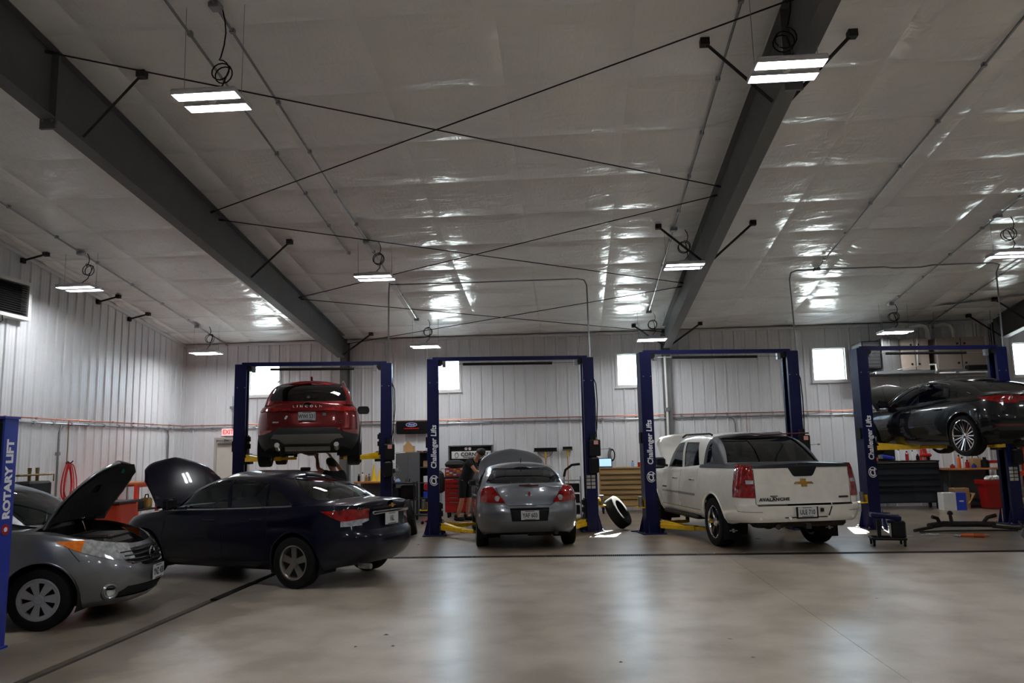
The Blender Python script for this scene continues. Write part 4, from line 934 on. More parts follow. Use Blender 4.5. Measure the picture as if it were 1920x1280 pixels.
    for sy in (1, -1):
        mirror(root, .80, sy*.83, 1.16, sy, M['black'], (.15, .26, .17)); MB().tube([(-1.5, sy*.60, 1.585), (-1.3, sy*.60, 1.63), (.1, sy*.60, 1.645), (.3, sy*.60, 1.60)], .014, n=6).build('roof_rail', M['chrome'], root)
        MB().cyl((-2.0, sy*.52, .33), (-2.22, sy*.52, .40), .045, n=14).build('tailpipe', M['steel'], root)
    MB().cyl((-1.95, -.40, .36), (-1.95, .40, .36), .075, n=16).build('muffler', P('aluminised_muffler', L(170, 166, 158), .4, .7, var=.1), root)
    MB().cyl((-1.345, -.7, .345), (-1.345, .7, .345), .05, n=10).box((-1.345, 0, .33), (.28, .3, .2), bev=.05).build('rear_axle', M['rust'], root)
    MB().box((-1.2, 0, .30), (.12, 1.2, .1), bev=.03).box((-1.62, 0, .32), (.1, 1.1, .09), bev=.03).build('rear_subframe', M['rust'], root)
    MB().tube([(-1.9, .2, .34), (-1.4, .12, .26), (-.4, .1, .22), (.6, .05, .22), (1.1, 0, .3)], .032, n=8).build('exhaust_pipe', M['rust'], root)
    seats(root, .08, -.85, .42, M['seat'])
    h = math.radians(90+14.5); hx, hy = math.cos(h), math.sin(h); rear = Vector((-4.72, 13.75)); o = rear+Vector((hx, hy))*2.29; root.location = (o.x, o.y, z); root.rotation_euler = (0, 0, h); return root
# ---------------------------------------------------------------- grey sedan on the second lift
def g6():
    S = dict(W=1.79, wb=2.85, r=.325, xA=1.35, xB=-1.62, pf=2.4, pr=2.7,
        zs=[(-2.44, 1.03), (-2.25, 1.055), (-1.6, 1.03), (-.8, .99), (0, .95), (1.0, .93), (1.6, .86), (2.1, .74), (2.36, .64)],
        zb=[(-2.44, .33), (-2.0, .27), (-1.7, .21), (1.7, .2), (2.36, .25)], wv=WV,
        xf=[(0, 2.2), (.3, 2.36), (.6, 2.33), (1, 2.12)], xr=[(0, -2.28), (.1, -2.38), (.3, -2.44), (.52, -2.43), (.58, -2.375), (.85, -2.34), (1, -2.30)],
        crown=[(-2.4, .06), (-1.7, .07), (0, .05), (1.2, .08), (2.1, .06)],
        gh=dict(xf=[(0, 1.22), (.5, .82), (1, .36)], xr=[(0, -1.66), (.5, -1.33), (1, -.95)], w=[(0, .80), (.4, .73), (.8, .63), (1, .56)], zr=[(-1.0, 1.345), (-.4, 1.385), (.36, 1.36)], crown=.07, pf=2.8, pr=3.4, lf=.55, lr=.5))
    c = Car(S); paint = carpaint('steel_grey_car_paint', L(116, 119, 126), .6, .32)
    root = thing('sedan', 'steel grey four-door sedan with hood raised, standing on the second lift', 'car')
    c.arches(.38); G = (2,); SD = lambda q: abs(q.y) > .45
    c.cut('y', [(.9, .98), (.3, 1.31), (0, 1.335), (-.1, .985)], 'side_window', G, SD); c.cut('y', [(-.16, .99), (-.06, 1.34), (-.7, 1.30), (-1.15, 1.05), (-1.1, 1.03)], 'side_window', G, SD)
    c.cut('x', [(-.64, 1.02), (.64, 1.02), (.54, 1.375), (-.54, 1.375)], 'windshield', G, lambda q: q.x > .2)
    c.cut('x', [(-.66, 1.095), (.66, 1.095), (.69, 1.12), (.53, 1.365), (.48, 1.38), (-.48, 1.38), (-.53, 1.365), (-.69, 1.12)], 'rear_window', G, lambda q: q.x < -.85)
    TL = [(.60, 1.06), (.72, 1.075), (1, 1.06), (1, .84), (.88, .81), (.40, .80), (.44, .86)]
    both(c, TL, 'tail_lamp', (0, 1), lambda q: q.x < -2.0); c.cut('y', [(-1.98, 1.0), (-2.05, 1.06), (-2.5, 1.06), (-2.5, .83), (-2.12, .86)], 'tail_lamp', (0,), lambda q: abs(q.y) > .6)
    c.cut('x', [(-.335, .715), (.335, .715), (.30, .50), (-.30, .50)], 'plate_recess', (0,), REAR, ['body'])
    c.seam([(-.56, 1.06), (-.44, .80), (-.36, .755), (.36, .755), (.44, .80), (.56, 1.06)], 'x', .009, (0,), REAR)
    c.cut('z', [(1.24, -.74), (1.24, .74), (1.75, .72), (2.05, .58), (2.18, 0), (2.05, -.58), (1.75, -.72)], 'hood', (1,))
    c.seam([(-.12, .3), (-.15, .97)]); c.seam([(.95, .32), (.95, .92)])
    mats = dict(body=paint, side_window=M['mglass'], windshield=M['cglass'], rear_window=M['mglass'], tail_lamp=M['tail_red'], plate_recess=M['black'], hood=paint, panel_gap=M['hole'], underbody=M['hole'])
    c.extract(root, mats, ('side_window', 'tail_lamp'), dict(side_window=-.006, rear_window=-.005, panel_gap=-.004, tail_lamp=.012, plate_recess=-.02), move=dict(hood=hood_open(1.26, .98, 68)), thick=dict(hood=.025))
    lip(root, c, .383, paint); four_wheels(root, S, .215, .215, 'five', M['alloy'])
    plate(root, c.end_x(0, .60)-.005, 0, .60, 'YAF 603', M['plate'])
    MB().box((c.end_x(0, 1.06)-.0, 0, 1.085), (.02, .34, .022), bev=.006).build('brake_light', P('dark_red_lens', L(90, 12, 14), .2, coat=.6), root)
    for sy in (1, -1):
        x = c.end_x(.53, .87); MB().lathe([(0, .02), (.045, .018), (.05, .0)], (x-.004, sy*.535, .875), (-1, 0, 0), 20).build('reverse_lamp', M['lamp_clear'], root)
        mirror(root, .78, sy*.80, 1.02, sy, paint, (.10, .17, .12)); handle(root, .1, sy*c.side_y(.1, .83), .83, sy, paint); handle(root, -.75, sy*c.side_y(-.75, .85), .85, sy, paint)
    MB().ext([(-.024, .95), (0, .90), (.024, .95), (.007, .99), (-.007, .99)], 'x', -2.395, -2.375).build('emblem', P('dark_red_emblem', L(120, 30, 34), .3), root)
    MB().tube([(-.8, 0, 1.44), (-.84, 0, 1.53)], .006, n=5).build('roof_antenna', M['black'], root)
    MB().cyl((-2.1, -.45, .29), (-2.36, -.45, .30), .035).cyl((-1.95, 0, .30), (-1.95, -.4, .30), .09).build('tailpipe', M['rust'], root)
    seats(root, .05, -.85, .28, M['seat_grey'], dash_x=.8, belt=.97); engine(root, 1.26, 2.0, .7, .35, .85)
    place(root, (-1.62, 14.18), 90+8.5, S['wb'], .77); return root
# ---------------------------------------------------------------- white pickup on the third lift
def avalanche():
    S = dict(W=2.01, wb=3.30, r=.405, xA=1.75, xB=-2.5, pf=2.8, pr=4.5, nm=56,
        zs=[(-3.03, 1.37), (-2.6, 1.37), (-1.3, 1.355), (0, 1.29), (1.2, 1.235), (1.9, 1.18), (2.4, 1.08), (2.62, 1.0)],
        zb=[(-3.03, .50), (-2.6, .47), (-2.2, .42), (-1.2, .42), (1.2, .42), (2.2, .4), (2.62, .44)],
        wv=[(0, .90), (.06, .95), (.2, .985), (.4, 1.0), (.6, .99), (.8, .965), (.94, .94), (1, .91)],
        xf=[(0, 2.5), (.3, 2.62), (.7, 2.58), (1, 2.42)], xr=[(0, -2.98), (.08, -3.02), (.3, -3.04), (.315, -2.98), (.6, -2.97), (1, -2.95)],
        levels=[0, .03, .08, .15, .22, .29, .305, .32, .4, .48, .56, .64, .72, .8, .87, .93, .97, 1],
        crown=[(-3, .03), (0, .04), (1.4, .08), (2.5, .05)],
        gh=dict(xf=[(0, 1.32), (.5, .98), (1, .62)], xr=[(0, -2.02), (.5, -1.66), (1, -1.26)], w=[(0, .885), (.4, .845), (.8, .765), (1, .70)], zr=[(-1.3, 1.83), (-.4, 1.87), (.6, 1.825)], crown=.06, pf=3.2, pr=7, lf=.6, lr=.35))
    c = Car(S); paint = carpaint('pearl_white_truck_paint', L(230, 226, 217), .0, .3); trim = P('dark_grey_bed_trim', L(44, 46, 50), .55, var=.08)
    root = thing('pickup_truck', 'pearl white crew-cab pickup with dark bed cover and hood raised', 'truck')
    c.arches(.475, .415); G = (2,); SD = lambda q: abs(q.y) > .6
    # sail panel behind the cab, dark
    c.cut('y', [(-1.02, 1.2), (-1.16, 1.9), (-2.2, 1.9), (-2.2, 1.2)], 'sail_panel', (2,), SD); c.cut('x', [(-1.1, 1.2), (1.1, 1.2), (1.1, 1.95), (-1.1, 1.95)], 'sail_panel', (2,), lambda q: q.x < -1.2)
    c.cut('y', [(-1.16, 1.7), (-1.0, 2), (-2.2, 2), (-2.2, 1.7)], 'sail_panel', (3,))
    c.cut('y', [(-1.20, 1.39), (-1.24, 1.70), (-1.32, 1.74), (-1.50, 1.41)], 'quarter_window', (2,), SD, ['sail_panel'])
    c.cut('x', [(-.80, 1.405), (.80, 1.405), (.655, 1.83), (-.655, 1.83)], 'rear_window', (2,), lambda q: q.x < -1.2, ['sail_panel'])
    c.cut('y', [(1.02, 1.285), (.62, 1.62), (.42, 1.75), (.10, 1.765), (.06, 1.29)], 'side_window', G, SD); c.cut('y', [(-.06, 1.295), (-.03, 1.765), (-.70, 1.755), (-.86, 1.32)], 'side_window', G, SD)
    c.cut('x', [(-.74, 1.30), (.74, 1.30), (.66, 1.80), (-.66, 1.80)], 'windshield', G, lambda q: q.x > .4)
    # tail lamps at the rear corners
    TL = [(.80, 1.37), (1.1, 1.37), (1.1, .875), (.79, .87)]
    both(c, TL, 'tail_lamp', (0,), lambda q: q.x < -2.6); c.cut('y', [(-2.80, 1.365), (-3.1, 1.37), (-3.1, .87), (-2.83, .875), (-2.78, 1.13)], 'tail_lamp', (0,), lambda q: abs(q.y) > .82)
    both(c, [(.8, 1.14), (.90, 1.14), (.90, 1.085), (.8, 1.085)], 'reverse_lamp', (0,), lambda q: q.x < -2.6, ['tail_lamp'])
    c.cut('x', [(-.78, .745), (.78, .745), (.78, .772), (-.78, .772)], 'tailgate_gap', (0,), REAR, ['body'])
    c.cut('x', [(-.25, 1.345), (.25, 1.345), (.17, 1.21), (.14, 1.19), (-.14, 1.19), (-.17, 1.21)], 'tailgate_handle', (0,), REAR, ['body'])
    c.cut('x', [(-.42, .725), (.42, .725), (.36, .555), (-.36, .555)], 'bumper_recess', (0,), REAR, ['body'])
    c.seam([(-.79, 1.3), (-.785, .77)], 'x', .01, (0,), REAR); c.seam([(.79, 1.3), (.785, .77)], 'x', .01, (0,), REAR)
    c.seam([(-2.64, .75), (-2.68, .66), (-3.0, .655)]); c.seam([(.0, .56), (-.02, 1.26)]); c.seam([(1.08, .6), (1.06, 1.23)]); c.seam([(-.98, .95), (-.93, 1.27)]); c.seam([(-1.05, .56), (1.05, .56)])
    c.cut('y', [(-.85, .80), (.98, .80), (.98, .835), (-.85, .835)], 'side_molding', (0,), None, ['body'])
    c.cut('z', [(-1.95, -2), (-1.95, 2), (-4, 2), (-4, -2)], 'bed_cover', (1,)); c.cut('y', [(-1.0, 1.305), (-1.0, 1.5), (-4, 1.5), (-4, 1.335)], 'bed_rail', (0,), None, ['body'])
    c.cut('z', [(-1.95, -.95), (-1.95, .95), (1.3, .95), (1.3, -.95)], 'bed_rail', (1,), lambda q: q.x < -1.0, ['body'])
    c.cut('z', [(1.34, -.80), (1.34, .80), (2.1, .78), (2.36, .6), (2.42, 0), (2.36, -.6), (2.1, -.78)], 'hood', (1,))
    mats = dict(body=paint, sail_panel=trim, quarter_window=M['mglass'], rear_window=M['dglass'], side_window=M['mglass'], windshield=M['cglass'], tail_lamp=M['tail_red'], reverse_lamp=M['lamp_clear'], tailgate_gap=M['hole'], tailgate_handle=M['black'], bumper_recess=paint, side_molding=P('grey_white_molding', L(150, 146, 140), .35), bed_cover=P('black_bed_cover', L(34, 37, 44), .32, var=.05), bed_rail=P('black_bed_rail', L(30, 33, 40), .42), hood=paint, panel_gap=M['hole'], underbody=M['hole'])
    c.extract(root, mats, ('side_window', 'quarter_window', 'tail_lamp', 'reverse_lamp', 'side_molding'), dict(side_window=-.008, quarter_window=-.004, rear_window=-.02, panel_gap=-.005, tail_lamp=.012, reverse_lamp=.014, bed_rail=.012, tailgate_handle=.008, tailgate_gap=-.03, bumper_recess=-.03, side_molding=.006), move=dict(hood=hood_open(1.36, 1.29, 49)), thick=dict(hood=.03, bed_cover=.02))
    lip(root, c, .478, paint, .415, .02, .012); four_wheels(root, S, .275, .27, 'six', M['chrome'], 1.72, steer=.0)
    bx = c.end_x(0, 1.08)
    bowtie(root, bx-.002, 0, 1.09, .30); text('badge_text', 'AVALANCHE', .062, P('dark_badge', L(60, 58, 58), .35, .5), root, (bx-.014, .50, .845), (0, -1, 0), (0, 0, 1), bold=.003, sx=1.25, space=1.15)
    MB().box((bx-.002, .50, .895), (.006, .12, .014)).box((bx-.002, .50, .875), (.006, .07, .012)).build('badge', MATS['dark_badge'], root); MB().box((bx-.002, -.65, .86), (.006, .16, .03), bev=.003).build('badge', MATS['dark_badge'], root)
    pl = plate(root, c.end_x(0, .64)-.004, .0, .645, 'ULE 710', M['plate']); MB().box((c.end_x(0, .64)+.002, 0, .645), (.012, .36, .20), bev=.004).build('plate_frame', M['black'], pl)
    MB().box((c.end_x(0, .6)-.002, -.25, .67), (.02, .05, .05)).build('wiring_socket', M['black'], root)
    for y in (-.78, -.36, .28, .74): MB().cyl((c.end_x(y, .56)+.004, y, .555), (c.end_x(y, .56)-.008, y, .555), .026, n=14).build('parking_sensor', M['white'], root)
    MB().cyl((c.end_x(0, 1.80)-.0, -.15, 1.86), (-1.30, .15, 1.86), .012).build('cargo_lamp', MATS['dark_red_lens'], root)
    for sy in (1, -1):
        MB().tube([(-1.0, sy*.67, 1.88), (-.9, sy*.67, 1.905), (.35, sy*.67, 1.91), (.55, sy*.67, 1.86)], .018, n=6).build('roof_rack', M['black'], root)
        mirror(root, .95, sy*.92, 1.36, sy, M['black'], (.17, .28, .22))
        handle(root, .22, sy*c.side_y(.22, 1.08), 1.08, sy, M['chrome'], .18); handle(root, -.72, sy*c.side_y(-.72, 1.08), 1.08, sy, M['chrome'], .18)
        MB().box((0, sy*.90, .42), (1.9, .22, .07), bev=.03).build('running_board', M['black'], root)
        fl = MB().box((-1.65-.46, sy*.84, .33), (.02, .32, .36), bev=.008).build('mud_flap', M['rubber'], root); bowtie(fl, -1.65-.475, sy*.84, .30, .13, mat=M['steel'])
        text('badge_text', 'AVALANCHE', .045, MATS['dark_badge'], root, (.86, sy*(c.side_y(.86, .90)+.003), .895), (-sy, 0, 0), (0, 0, 1))
    MB().box((-2.7, 0, .5), (.3, 1.5, .2), bev=.04).cyl((-2.5, .3, .42), (-2.95, .45, .42), .04).box((-3.0, 0, .43), (.1, .08, .08)).build('hitch', M['rust'], root)
    MB().cyl((-1.65, -.75, .405), (-1.65, .75, .405), .06).lathe([(0, -.16), (.14, -.06), (.16, 0), (.14, .06), (0, .16)], (-1.65, 0, .405), (1, 0, 0), 18).build('rear_axle', M['rust'], root)
    seats(root, .25, -.72, .62, M['seat'], w=.42, dash_x=.95, belt=1.28); engine(root, 1.36, 2.3, .75, .55, 1.1)
    place(root, (2.53, 13.80), 90+11.5, S['wb'], .85); return root
# ---------------------------------------------------------------- dark sedan raised on the right lift
def optima(z):
    S = dict(W=1.83, wb=2.795, r=.35, xA=1.30, xB=-1.55, pf=2.5, pr=2.6,
        zs=[(-2.48, .985), (-2.2, 1.02), (-1.6, 1.02), (-.8, .985), (0, .945), (.9, .915), (1.5, .86), (2.0, .75), (2.38, .62)],
        zb=[(-2.48, .33), (-2.0, .26), (-1.7, .2), (1.7, .2), (2.38, .24)], wv=WV,
        xf=[(0, 2.2), (.3, 2.37), (.6, 2.34), (1, 2.12)], xr=[(0, -2.3), (.12, -2.4), (.3, -2.47), (.5, -2.46), (.6, -2.41), (.85, -2.36), (1, -2.38)],
        crown=[(-2.4, .05), (-1.7, .06), (0, .05), (1.2, .08), (2.1, .06)],
        gh=dict(xf=[(0, 1.24), (.5, .84), (1, .34)], xr=[(0, -1.86), (.5, -1.44), (1, -.92)], w=[(0, .81), (.4, .735), (.8, .625), (1, .55)], zr=[(-1.0, 1.34), (-.4, 1.39), (.36, 1.36)], crown=.065, pf=2.8, pr=3.0, lf=.6, lr=.6))
    c = Car(S); paint = carpaint('charcoal_car_paint', L(22, 23, 25), .3, .26, .2, .7)
    root = thing('sedan', 'charcoal four-door sedan with chrome wheels raised on the right lift, hood open', 'car')
    c.arches(.41); G = (2,); SD = lambda q: abs(q.y) > .45
    c.cut('y', [(.92, .965), (.5, 1.19), (.22, 1.31), (-.02, 1.335), (-.1, .975)], 'side_window', G, SD); c.cut('y', [(-.16, .98), (-.08, 1.34), (-.5, 1.33), (-.92, 1.22), (-.98, 1.02)], 'side_window', G, SD); c.cut('y', [(-1.01, 1.022), (-.95, 1.205), (-1.4, 1.05)], 'quarter_window', G, SD)
    c.cut('x', [(-.64, 1.0), (.64, 1.0), (.52, 1.37), (-.52, 1.37)], 'windshield', G, lambda q: q.x > .2); c.cut('x', [(-.64, 1.085), (.64, 1.085), (.5, 1.37), (-.5, 1.37)], 'rear_window', G, lambda q: q.x < -.85)
    c.cut('y', [(-1.74, .985), (-2.1, 1.0), (-2.6, .985), (-2.6, .875), (-2.2, .865)], 'tail_lamp', (0,), lambda q: abs(q.y) > .5); both(c, [(.42, .975), (1, .985), (1, .865), (.6, .87), (.44, .90)], 'tail_lamp', (0,), lambda q: q.x < -2.1)
    both(c, [(.50, .52), (1, .54), (1, .50), (.55, .49)], 'reflector', (0,), lambda q: q.x < -2.1); c.cut('y', [(-2.05, .53), (-2.6, .52), (-2.6, .49), (-2.1, .50)], 'reflector', (0,), lambda q: abs(q.y) > .6)
    c.cut('x', [(-1, .42), (1, .42), (1, .1), (-1, .1)], 'lower_trim', (0,), lambda q: q.x < -2.05, ['body'])
    c.cut('z', [(1.24, -.73), (1.24, .73), (1.7, .71), (2.0, .55), (2.12, 0), (2.0, -.55), (1.7, -.71)], 'hood', (1,))
    c.seam([(-.12, .3), (-.16, .97)]); c.seam([(.95, .32), (.95, .91)]); c.seam([(-1.1, .45), (-.95, .65), (-.92, .99)])
    mats = dict(body=paint, side_window=M['mglass'], quarter_window=M['dglass'], windshield=M['cglass'], rear_window=M['dglass'], tail_lamp=M['tail_red'], reflector=MATS['dark_red_lens'], lower_trim=M['black'], hood=paint, panel_gap=M['hole'], underbody=M['hole'])
    c.extract(root, mats, ('side_window', 'quarter_window', 'tail_lamp', 'reflector'), dict(side_window=-.006, quarter_window=-.006, panel_gap=-.004, tail_lamp=.01), move=dict(hood=hood_open(1.26, .97, 50)), thick=dict(hood=.025))
    lip(root, c, .413, paint); four_wheels(root, S, .235, .275, 'multi', M['chrome'])
    for sy in (1, -1):
        MB().tube([(.86, sy*.812, .985), (.5, sy*.745, 1.20), (.2, sy*.665, 1.33), (-.3, sy*.645, 1.365), (-.8, sy*.65, 1.30), (-1.2, sy*.70, 1.16), (-1.5, sy*.75, 1.07)], .009, n=6).build('roof_chrome', M['chrome'], root)
        handle(root, .1, sy*c.side_y(.1, .82), .82, sy, M['chrome']); handle(root, -.78, sy*c.side_y(-.78, .84), .84, sy, M['chrome']); mirror(root, .80, sy*.80, 1.02, sy, paint)
    MB().tube([(-2.25, .5, .30), (-2.44, .5, .31)], .04, n=10).build('tailpipe', M['chrome'], root)
    MB().box((-1.4, 0, .25), (.5, 1.1, .1), bev=.03).cyl((-2.0, -.4, .27), (-2.0, .4, .27), .08).tube([(-1.9, .2, .25), (-.4, .1, .18), (1, 0, .2)], .03).build('exhaust', M['rust'], root)
    seats(root, .05, -.85, .28, M['seat'], dash_x=.8, belt=.96); engine(root, 1.26, 2.0, .7, .35, .85)
    h = math.radians(90+12); hx, hy = math.cos(h), math.sin(h); rl = Vector((6.88, 14.10)); o = rl+Vector((hx, hy))*1.3975+Vector((hy, -hx))*.79; root.location = (o.x, o.y, z); root.rotation_euler = (0, 0, h); return root
g6(); cruze(); versa(); mkc(1.46); avalanche(); optima(1.42)
# ------------------------------------------------------------------ two-post lifts
def two_post(A, B, label, carriage_z, logo=True, H=3.57, arms=(), mat=None, low_bar=True, powerside=1, stickers=True):
    """A, B: floor centres of the left and right posts; local x runs from A to B, y toward the back wall"""
    A, B = Vector(A), Vector(B); d = B-A; Wd = d.length; rz = math.atan2(d.y, d.x); mid = (A+B)/2; hw = Wd/2; mat = mat or M['navy']
    t = thing('two_post_lift', label, 'car lift', (mid.x, mid.y, 0), rz, 'blue two-post lifts')
    for sx in (-1, 1):
        x = sx*hw; o = sx*.135; p = MB()
        # channel post, open toward the car
        p.b2(x+sx*.11, x+sx*.135, -.15, .15, .02, H); p.b2(x-sx*.10, x+sx*.11, -.15, -.13, .02, H); p.b2(x-sx*.10, x+sx*.11, .13, .15, .02, H)
        p.b2(x-sx*.10, x-sx*.085, -.13, -.08, .02, H); p.b2(x-sx*.10, x-sx*.085, .08, .13, .02, H); p.b2(x-.13, x+.13, -.15, .15, H, H+.012)
        po = p.build('post', mat, t, smooth=0)
        for b_i, xx in enumerate((-.075, .075)): MB().cyl((x+xx, -.15, H-.48), (x+xx, -.158, H-.48), .012, n=8).build('bolt', M['steel'], po)
        # flared foot gussets
        for yy in (-.145, .145):
            for q in (-1, 1): MB().ext([(x+q*.13, .02), (x+q*.22, .02), (x+q*.13, .36)], 'y', yy-.006, yy+.006).build('gusset', mat, po, smooth=0)
        for xx in (x-.1, x+.12): MB().ext([(-.15, .02), (-.23, .02), (-.15, .28)], 'x', xx-.006, xx+.006).build('gusset', mat, po, smooth=0)
        MB().b2(x-.24, x+.24, -.25, .25, 0, .02, bev=.004).build('base_plate', mat, po)
        for xx in (-.2, .2):
            for yy in (-.21, .21): MB().cyl((x+xx, yy, .02), (x+xx, yy, .05), .014, n=6).build('anchor_bolt', M['steel'], po)
        # carriage
        cz = carriage_z; ci = x-sx*.12
        c = MB().b2(x-sx*.07, x+sx*.08, -.12, .12, cz, cz+.75).b2(ci-sx*.10, x-sx*.07, -.16, .16, cz, cz+.05).b2(ci-sx*.10, x-sx*.07, -.16, .16, cz+.14, cz+.19).b2(ci-sx*.02, x-sx*.07, -.10, .10, cz+.19, cz+.6)
        c.build('carriage', M['black'], t, smooth=0)
        for zz in (cz+.32, cz+.47): MB().b2(ci-sx*.05, ci-sx*.02, -.09, .09, zz, zz+.1).build('door_pad', M['rubber'], t, smooth=0)
    for (sx, dx, dy, ln) in arms:
        piv = Vector((sx*(hw-.17), (-.11 if dy < 0 else .11), carriage_z+.095)); dr = Vector((dx, dy, 0)).normalized(); sd = Vector((-dr.y, dr.x, 0)); R = Matrix((dr, sd, Vector((0, 0, 1)))).transposed(); L1 = ln*.62
        a = MB().box(piv+dr*(L1/2), (L1, .15, .085), R=R, bev=.006); a.add([piv+dr*.04+sd*.06+Vector((0, 0, .043)), piv+dr*.04-sd*.06+Vector((0, 0, .043)), piv+dr*(L1*.75)-sd*.04+Vector((0, 0, .043)), piv+dr*(L1*.75)+sd*.04+Vector((0, 0, .043)), piv+dr*.0+sd*.06+Vector((0, 0, .10)), piv-sd*.06+Vector((0, 0, .10))], [(0, 1, 2, 3), (4, 5, 2, 3), (0, 4, 3), (1, 5, 2), (0, 1, 5, 4)])
        ao = a.build('swing_arm', M['yellow'], t)
        MB().box(piv+dr*(L1+ln*.17), (ln*.36, .11, .06), R=R, bev=.005).build('arm_extension', M['yellow'], ao)
        e = piv+dr*(ln*.97); MB().cyl(e+Vector((0, 0, .03)), e+Vector((0, 0, .09)), .04, n=12).cyl(e+Vector((0, 0, .09)), e+Vector((0, 0, .105)), .065, n=14).build('lift_pad', M['rubber'], ao)
        MB().cyl(piv+Vector((0, 0, -.09)), piv+Vector((0, 0, .12)), .03, n=12).build('pivot_pin', M['steel'], ao)
    MB().b2(-hw-.02, hw+.02, -.05, .05, H-.02, H+.06).build('overhead_beam', mat, t, smooth=0)
    bar = MB().cyl((-hw*.62, -.02, H-.09), (hw*.55, -.02, H-.09), .028, n=12); bar.build('shutoff_bar', M['black'], t)
    MB().cyl((-hw+.12, -.02, H-.085), (hw-.12, -.02, H-.085), .007, n=6).build('shutoff_rod', M['galv'], t)
    for sx in (-1, 1):
        MB().b2(sx*(hw-.22)-.035, sx*(hw-.22)+.035, -.04, .04, H-.15, H-.02).build('switch_bracket', M['galv'], t, smooth=0)
        MB().cyl((sx*(hw-.13), -.12, H-.06), (sx*(hw-.13), .12, H-.06), .06, n=16).build('pulley', M['black'], t)
    x = hw+.03    # power unit on the right post
    pu = MB().b2(hw-.02, hw+.20, -.30, -.16, 1.52, 1.86, bev=.02).cyl((hw+.06, -.24, 1.86), (hw+.06, -.24, 1.98), .06, n=14).b2(hw-.03, hw+.16, -.30, -.16, 1.18, 1.50, bev=.03).build('power_unit', M['black'], t)
    MB().b2(hw+.06, hw+.15, -.306, -.302, 1.76, 1.84).build('warning_sticker', P('red_white_sticker', L(214, 150, 140), .5), pu, smooth=0)
    MB().tube([(hw+.20, -.22, 1.66), (hw+.40, -.22, 1.67)], .007, n=6).cyl((hw+.38, -.22, 1.67), (hw+.42, -.22, 1.67), .018, n=8).build('release_lever', M['steel'], pu)
    MB().tube([(hw+.13, -.05, H-.4), (hw+.19, -.06, H-.55), (hw+.2, -.08, 2.6), (hw+.16, -.15, 2.1), (hw+.12, -.2, 1.9)], .011, n=6).build('hydraulic_hose', M['rubber'], t)
    MB().tube([(hw+.135, -.02, H-.3), (hw+.165, -.03, 2.7), (hw+.17, -.03, 2.0), (hw+.15, -.18, 1.75)], .009, n=6).build('hydraulic_hose', M['rubber'], t)
    for sx in (-1, 1):
        br = MB().b2(sx*(hw+.135), sx*(hw+.30), -.12, .06, .50, .52).b2(sx*(hw+.135), sx*(hw+.145), -.12, .06, .50, .66).build('adapter_bracket', M['yellow'], t, smooth=0)
        MB().cyl((sx*(hw+.22), -.06, .52), (sx*(hw+.22), -.06, .72), .045, n=14).build('height_adapter', M['steel'], br); MB().cyl((sx*(hw+.18), .02, .52), (sx*(hw+.18), .02, .66), .04, n=14).build('height_adapter', M['steel'], br)
    if stickers:
        for r_ in range(4):
            for c_ in range(2): MB().b2(hw-.09+c_*.10, hw-.01+c_*.10, -.156, -.151, 1.08-r_*.072, 1.135-r_*.072).build('instruction_label', P('cream_label', L(178, 174, 164), .5, var=.3, vs=60), t, smooth=0)
    MB().b2(-hw-.17, -hw-.13, -.10, .05, 1.76, 1.98, bev=.005).build('control_box', M['black'], t)
    if logo:
        text('lift_lettering', 'Challenger Lifts', .155, M['decal'], t, (-hw+.0, -.154, 1.78), (0, 0, 1), (-1, 0, 0), ext=.001, bold=.004, shear=.08, sx=.90)
        lg = MB(); lg.tube([(-hw+.085*math.cos(a), -.153, 1.10+.10*math.sin(a)) for a in [.5+k*5.2/20 for k in range(21)]], .007, n=5); lg.build('lift_emblem', M['decal'], t)
        text('lift_lettering', 'CL', .15, M['decal'], t, (-hw, -.154, 1.10), (0, 0, 1), (-1, 0, 0), ext=.001, bold=.006, shear=.2)
    return t
LOWA = .06
two_post((-6.87, 15.95), (-3.92, 16.45), 'blue two-post lift holding up the red crossover', 1.50, logo=False, arms=((-1, .82, -.9, 1.0), (-1, .8, .7, 1.1), (1, -.82, -.9, 1.0), (1, -.8, .7, 1.1)), stickers=False)
two_post((-2.80, 16.0), (.38, 16.46), 'blue two-post lift around the steel grey sedan', LOWA, arms=((-1, .62, -.9, 1.15), (-1, .75, .6, 1.0), (1, -.55, -.9, 1.0), (1, -.75, .6, 1.0)))
two_post((1.55, 15.85), (4.55, 16.33), 'blue two-post lift around the white pickup', LOWA, arms=((-1, .74, -.95, 1.30), (-1, .8, .6, 1.0), (1, -.7, -.9, 1.1), (1, -.8, .6, 1.0)))
two_post((5.94, 16.25), (8.86, 16.72), 'blue two-post lift holding up the charcoal sedan on the right', 1.48, arms=((-1, .90, -.75, 1.25), (-1, .85, .5, .9), (1, -.85, -.8, 1.0), (1, -.85, .6, .9)))
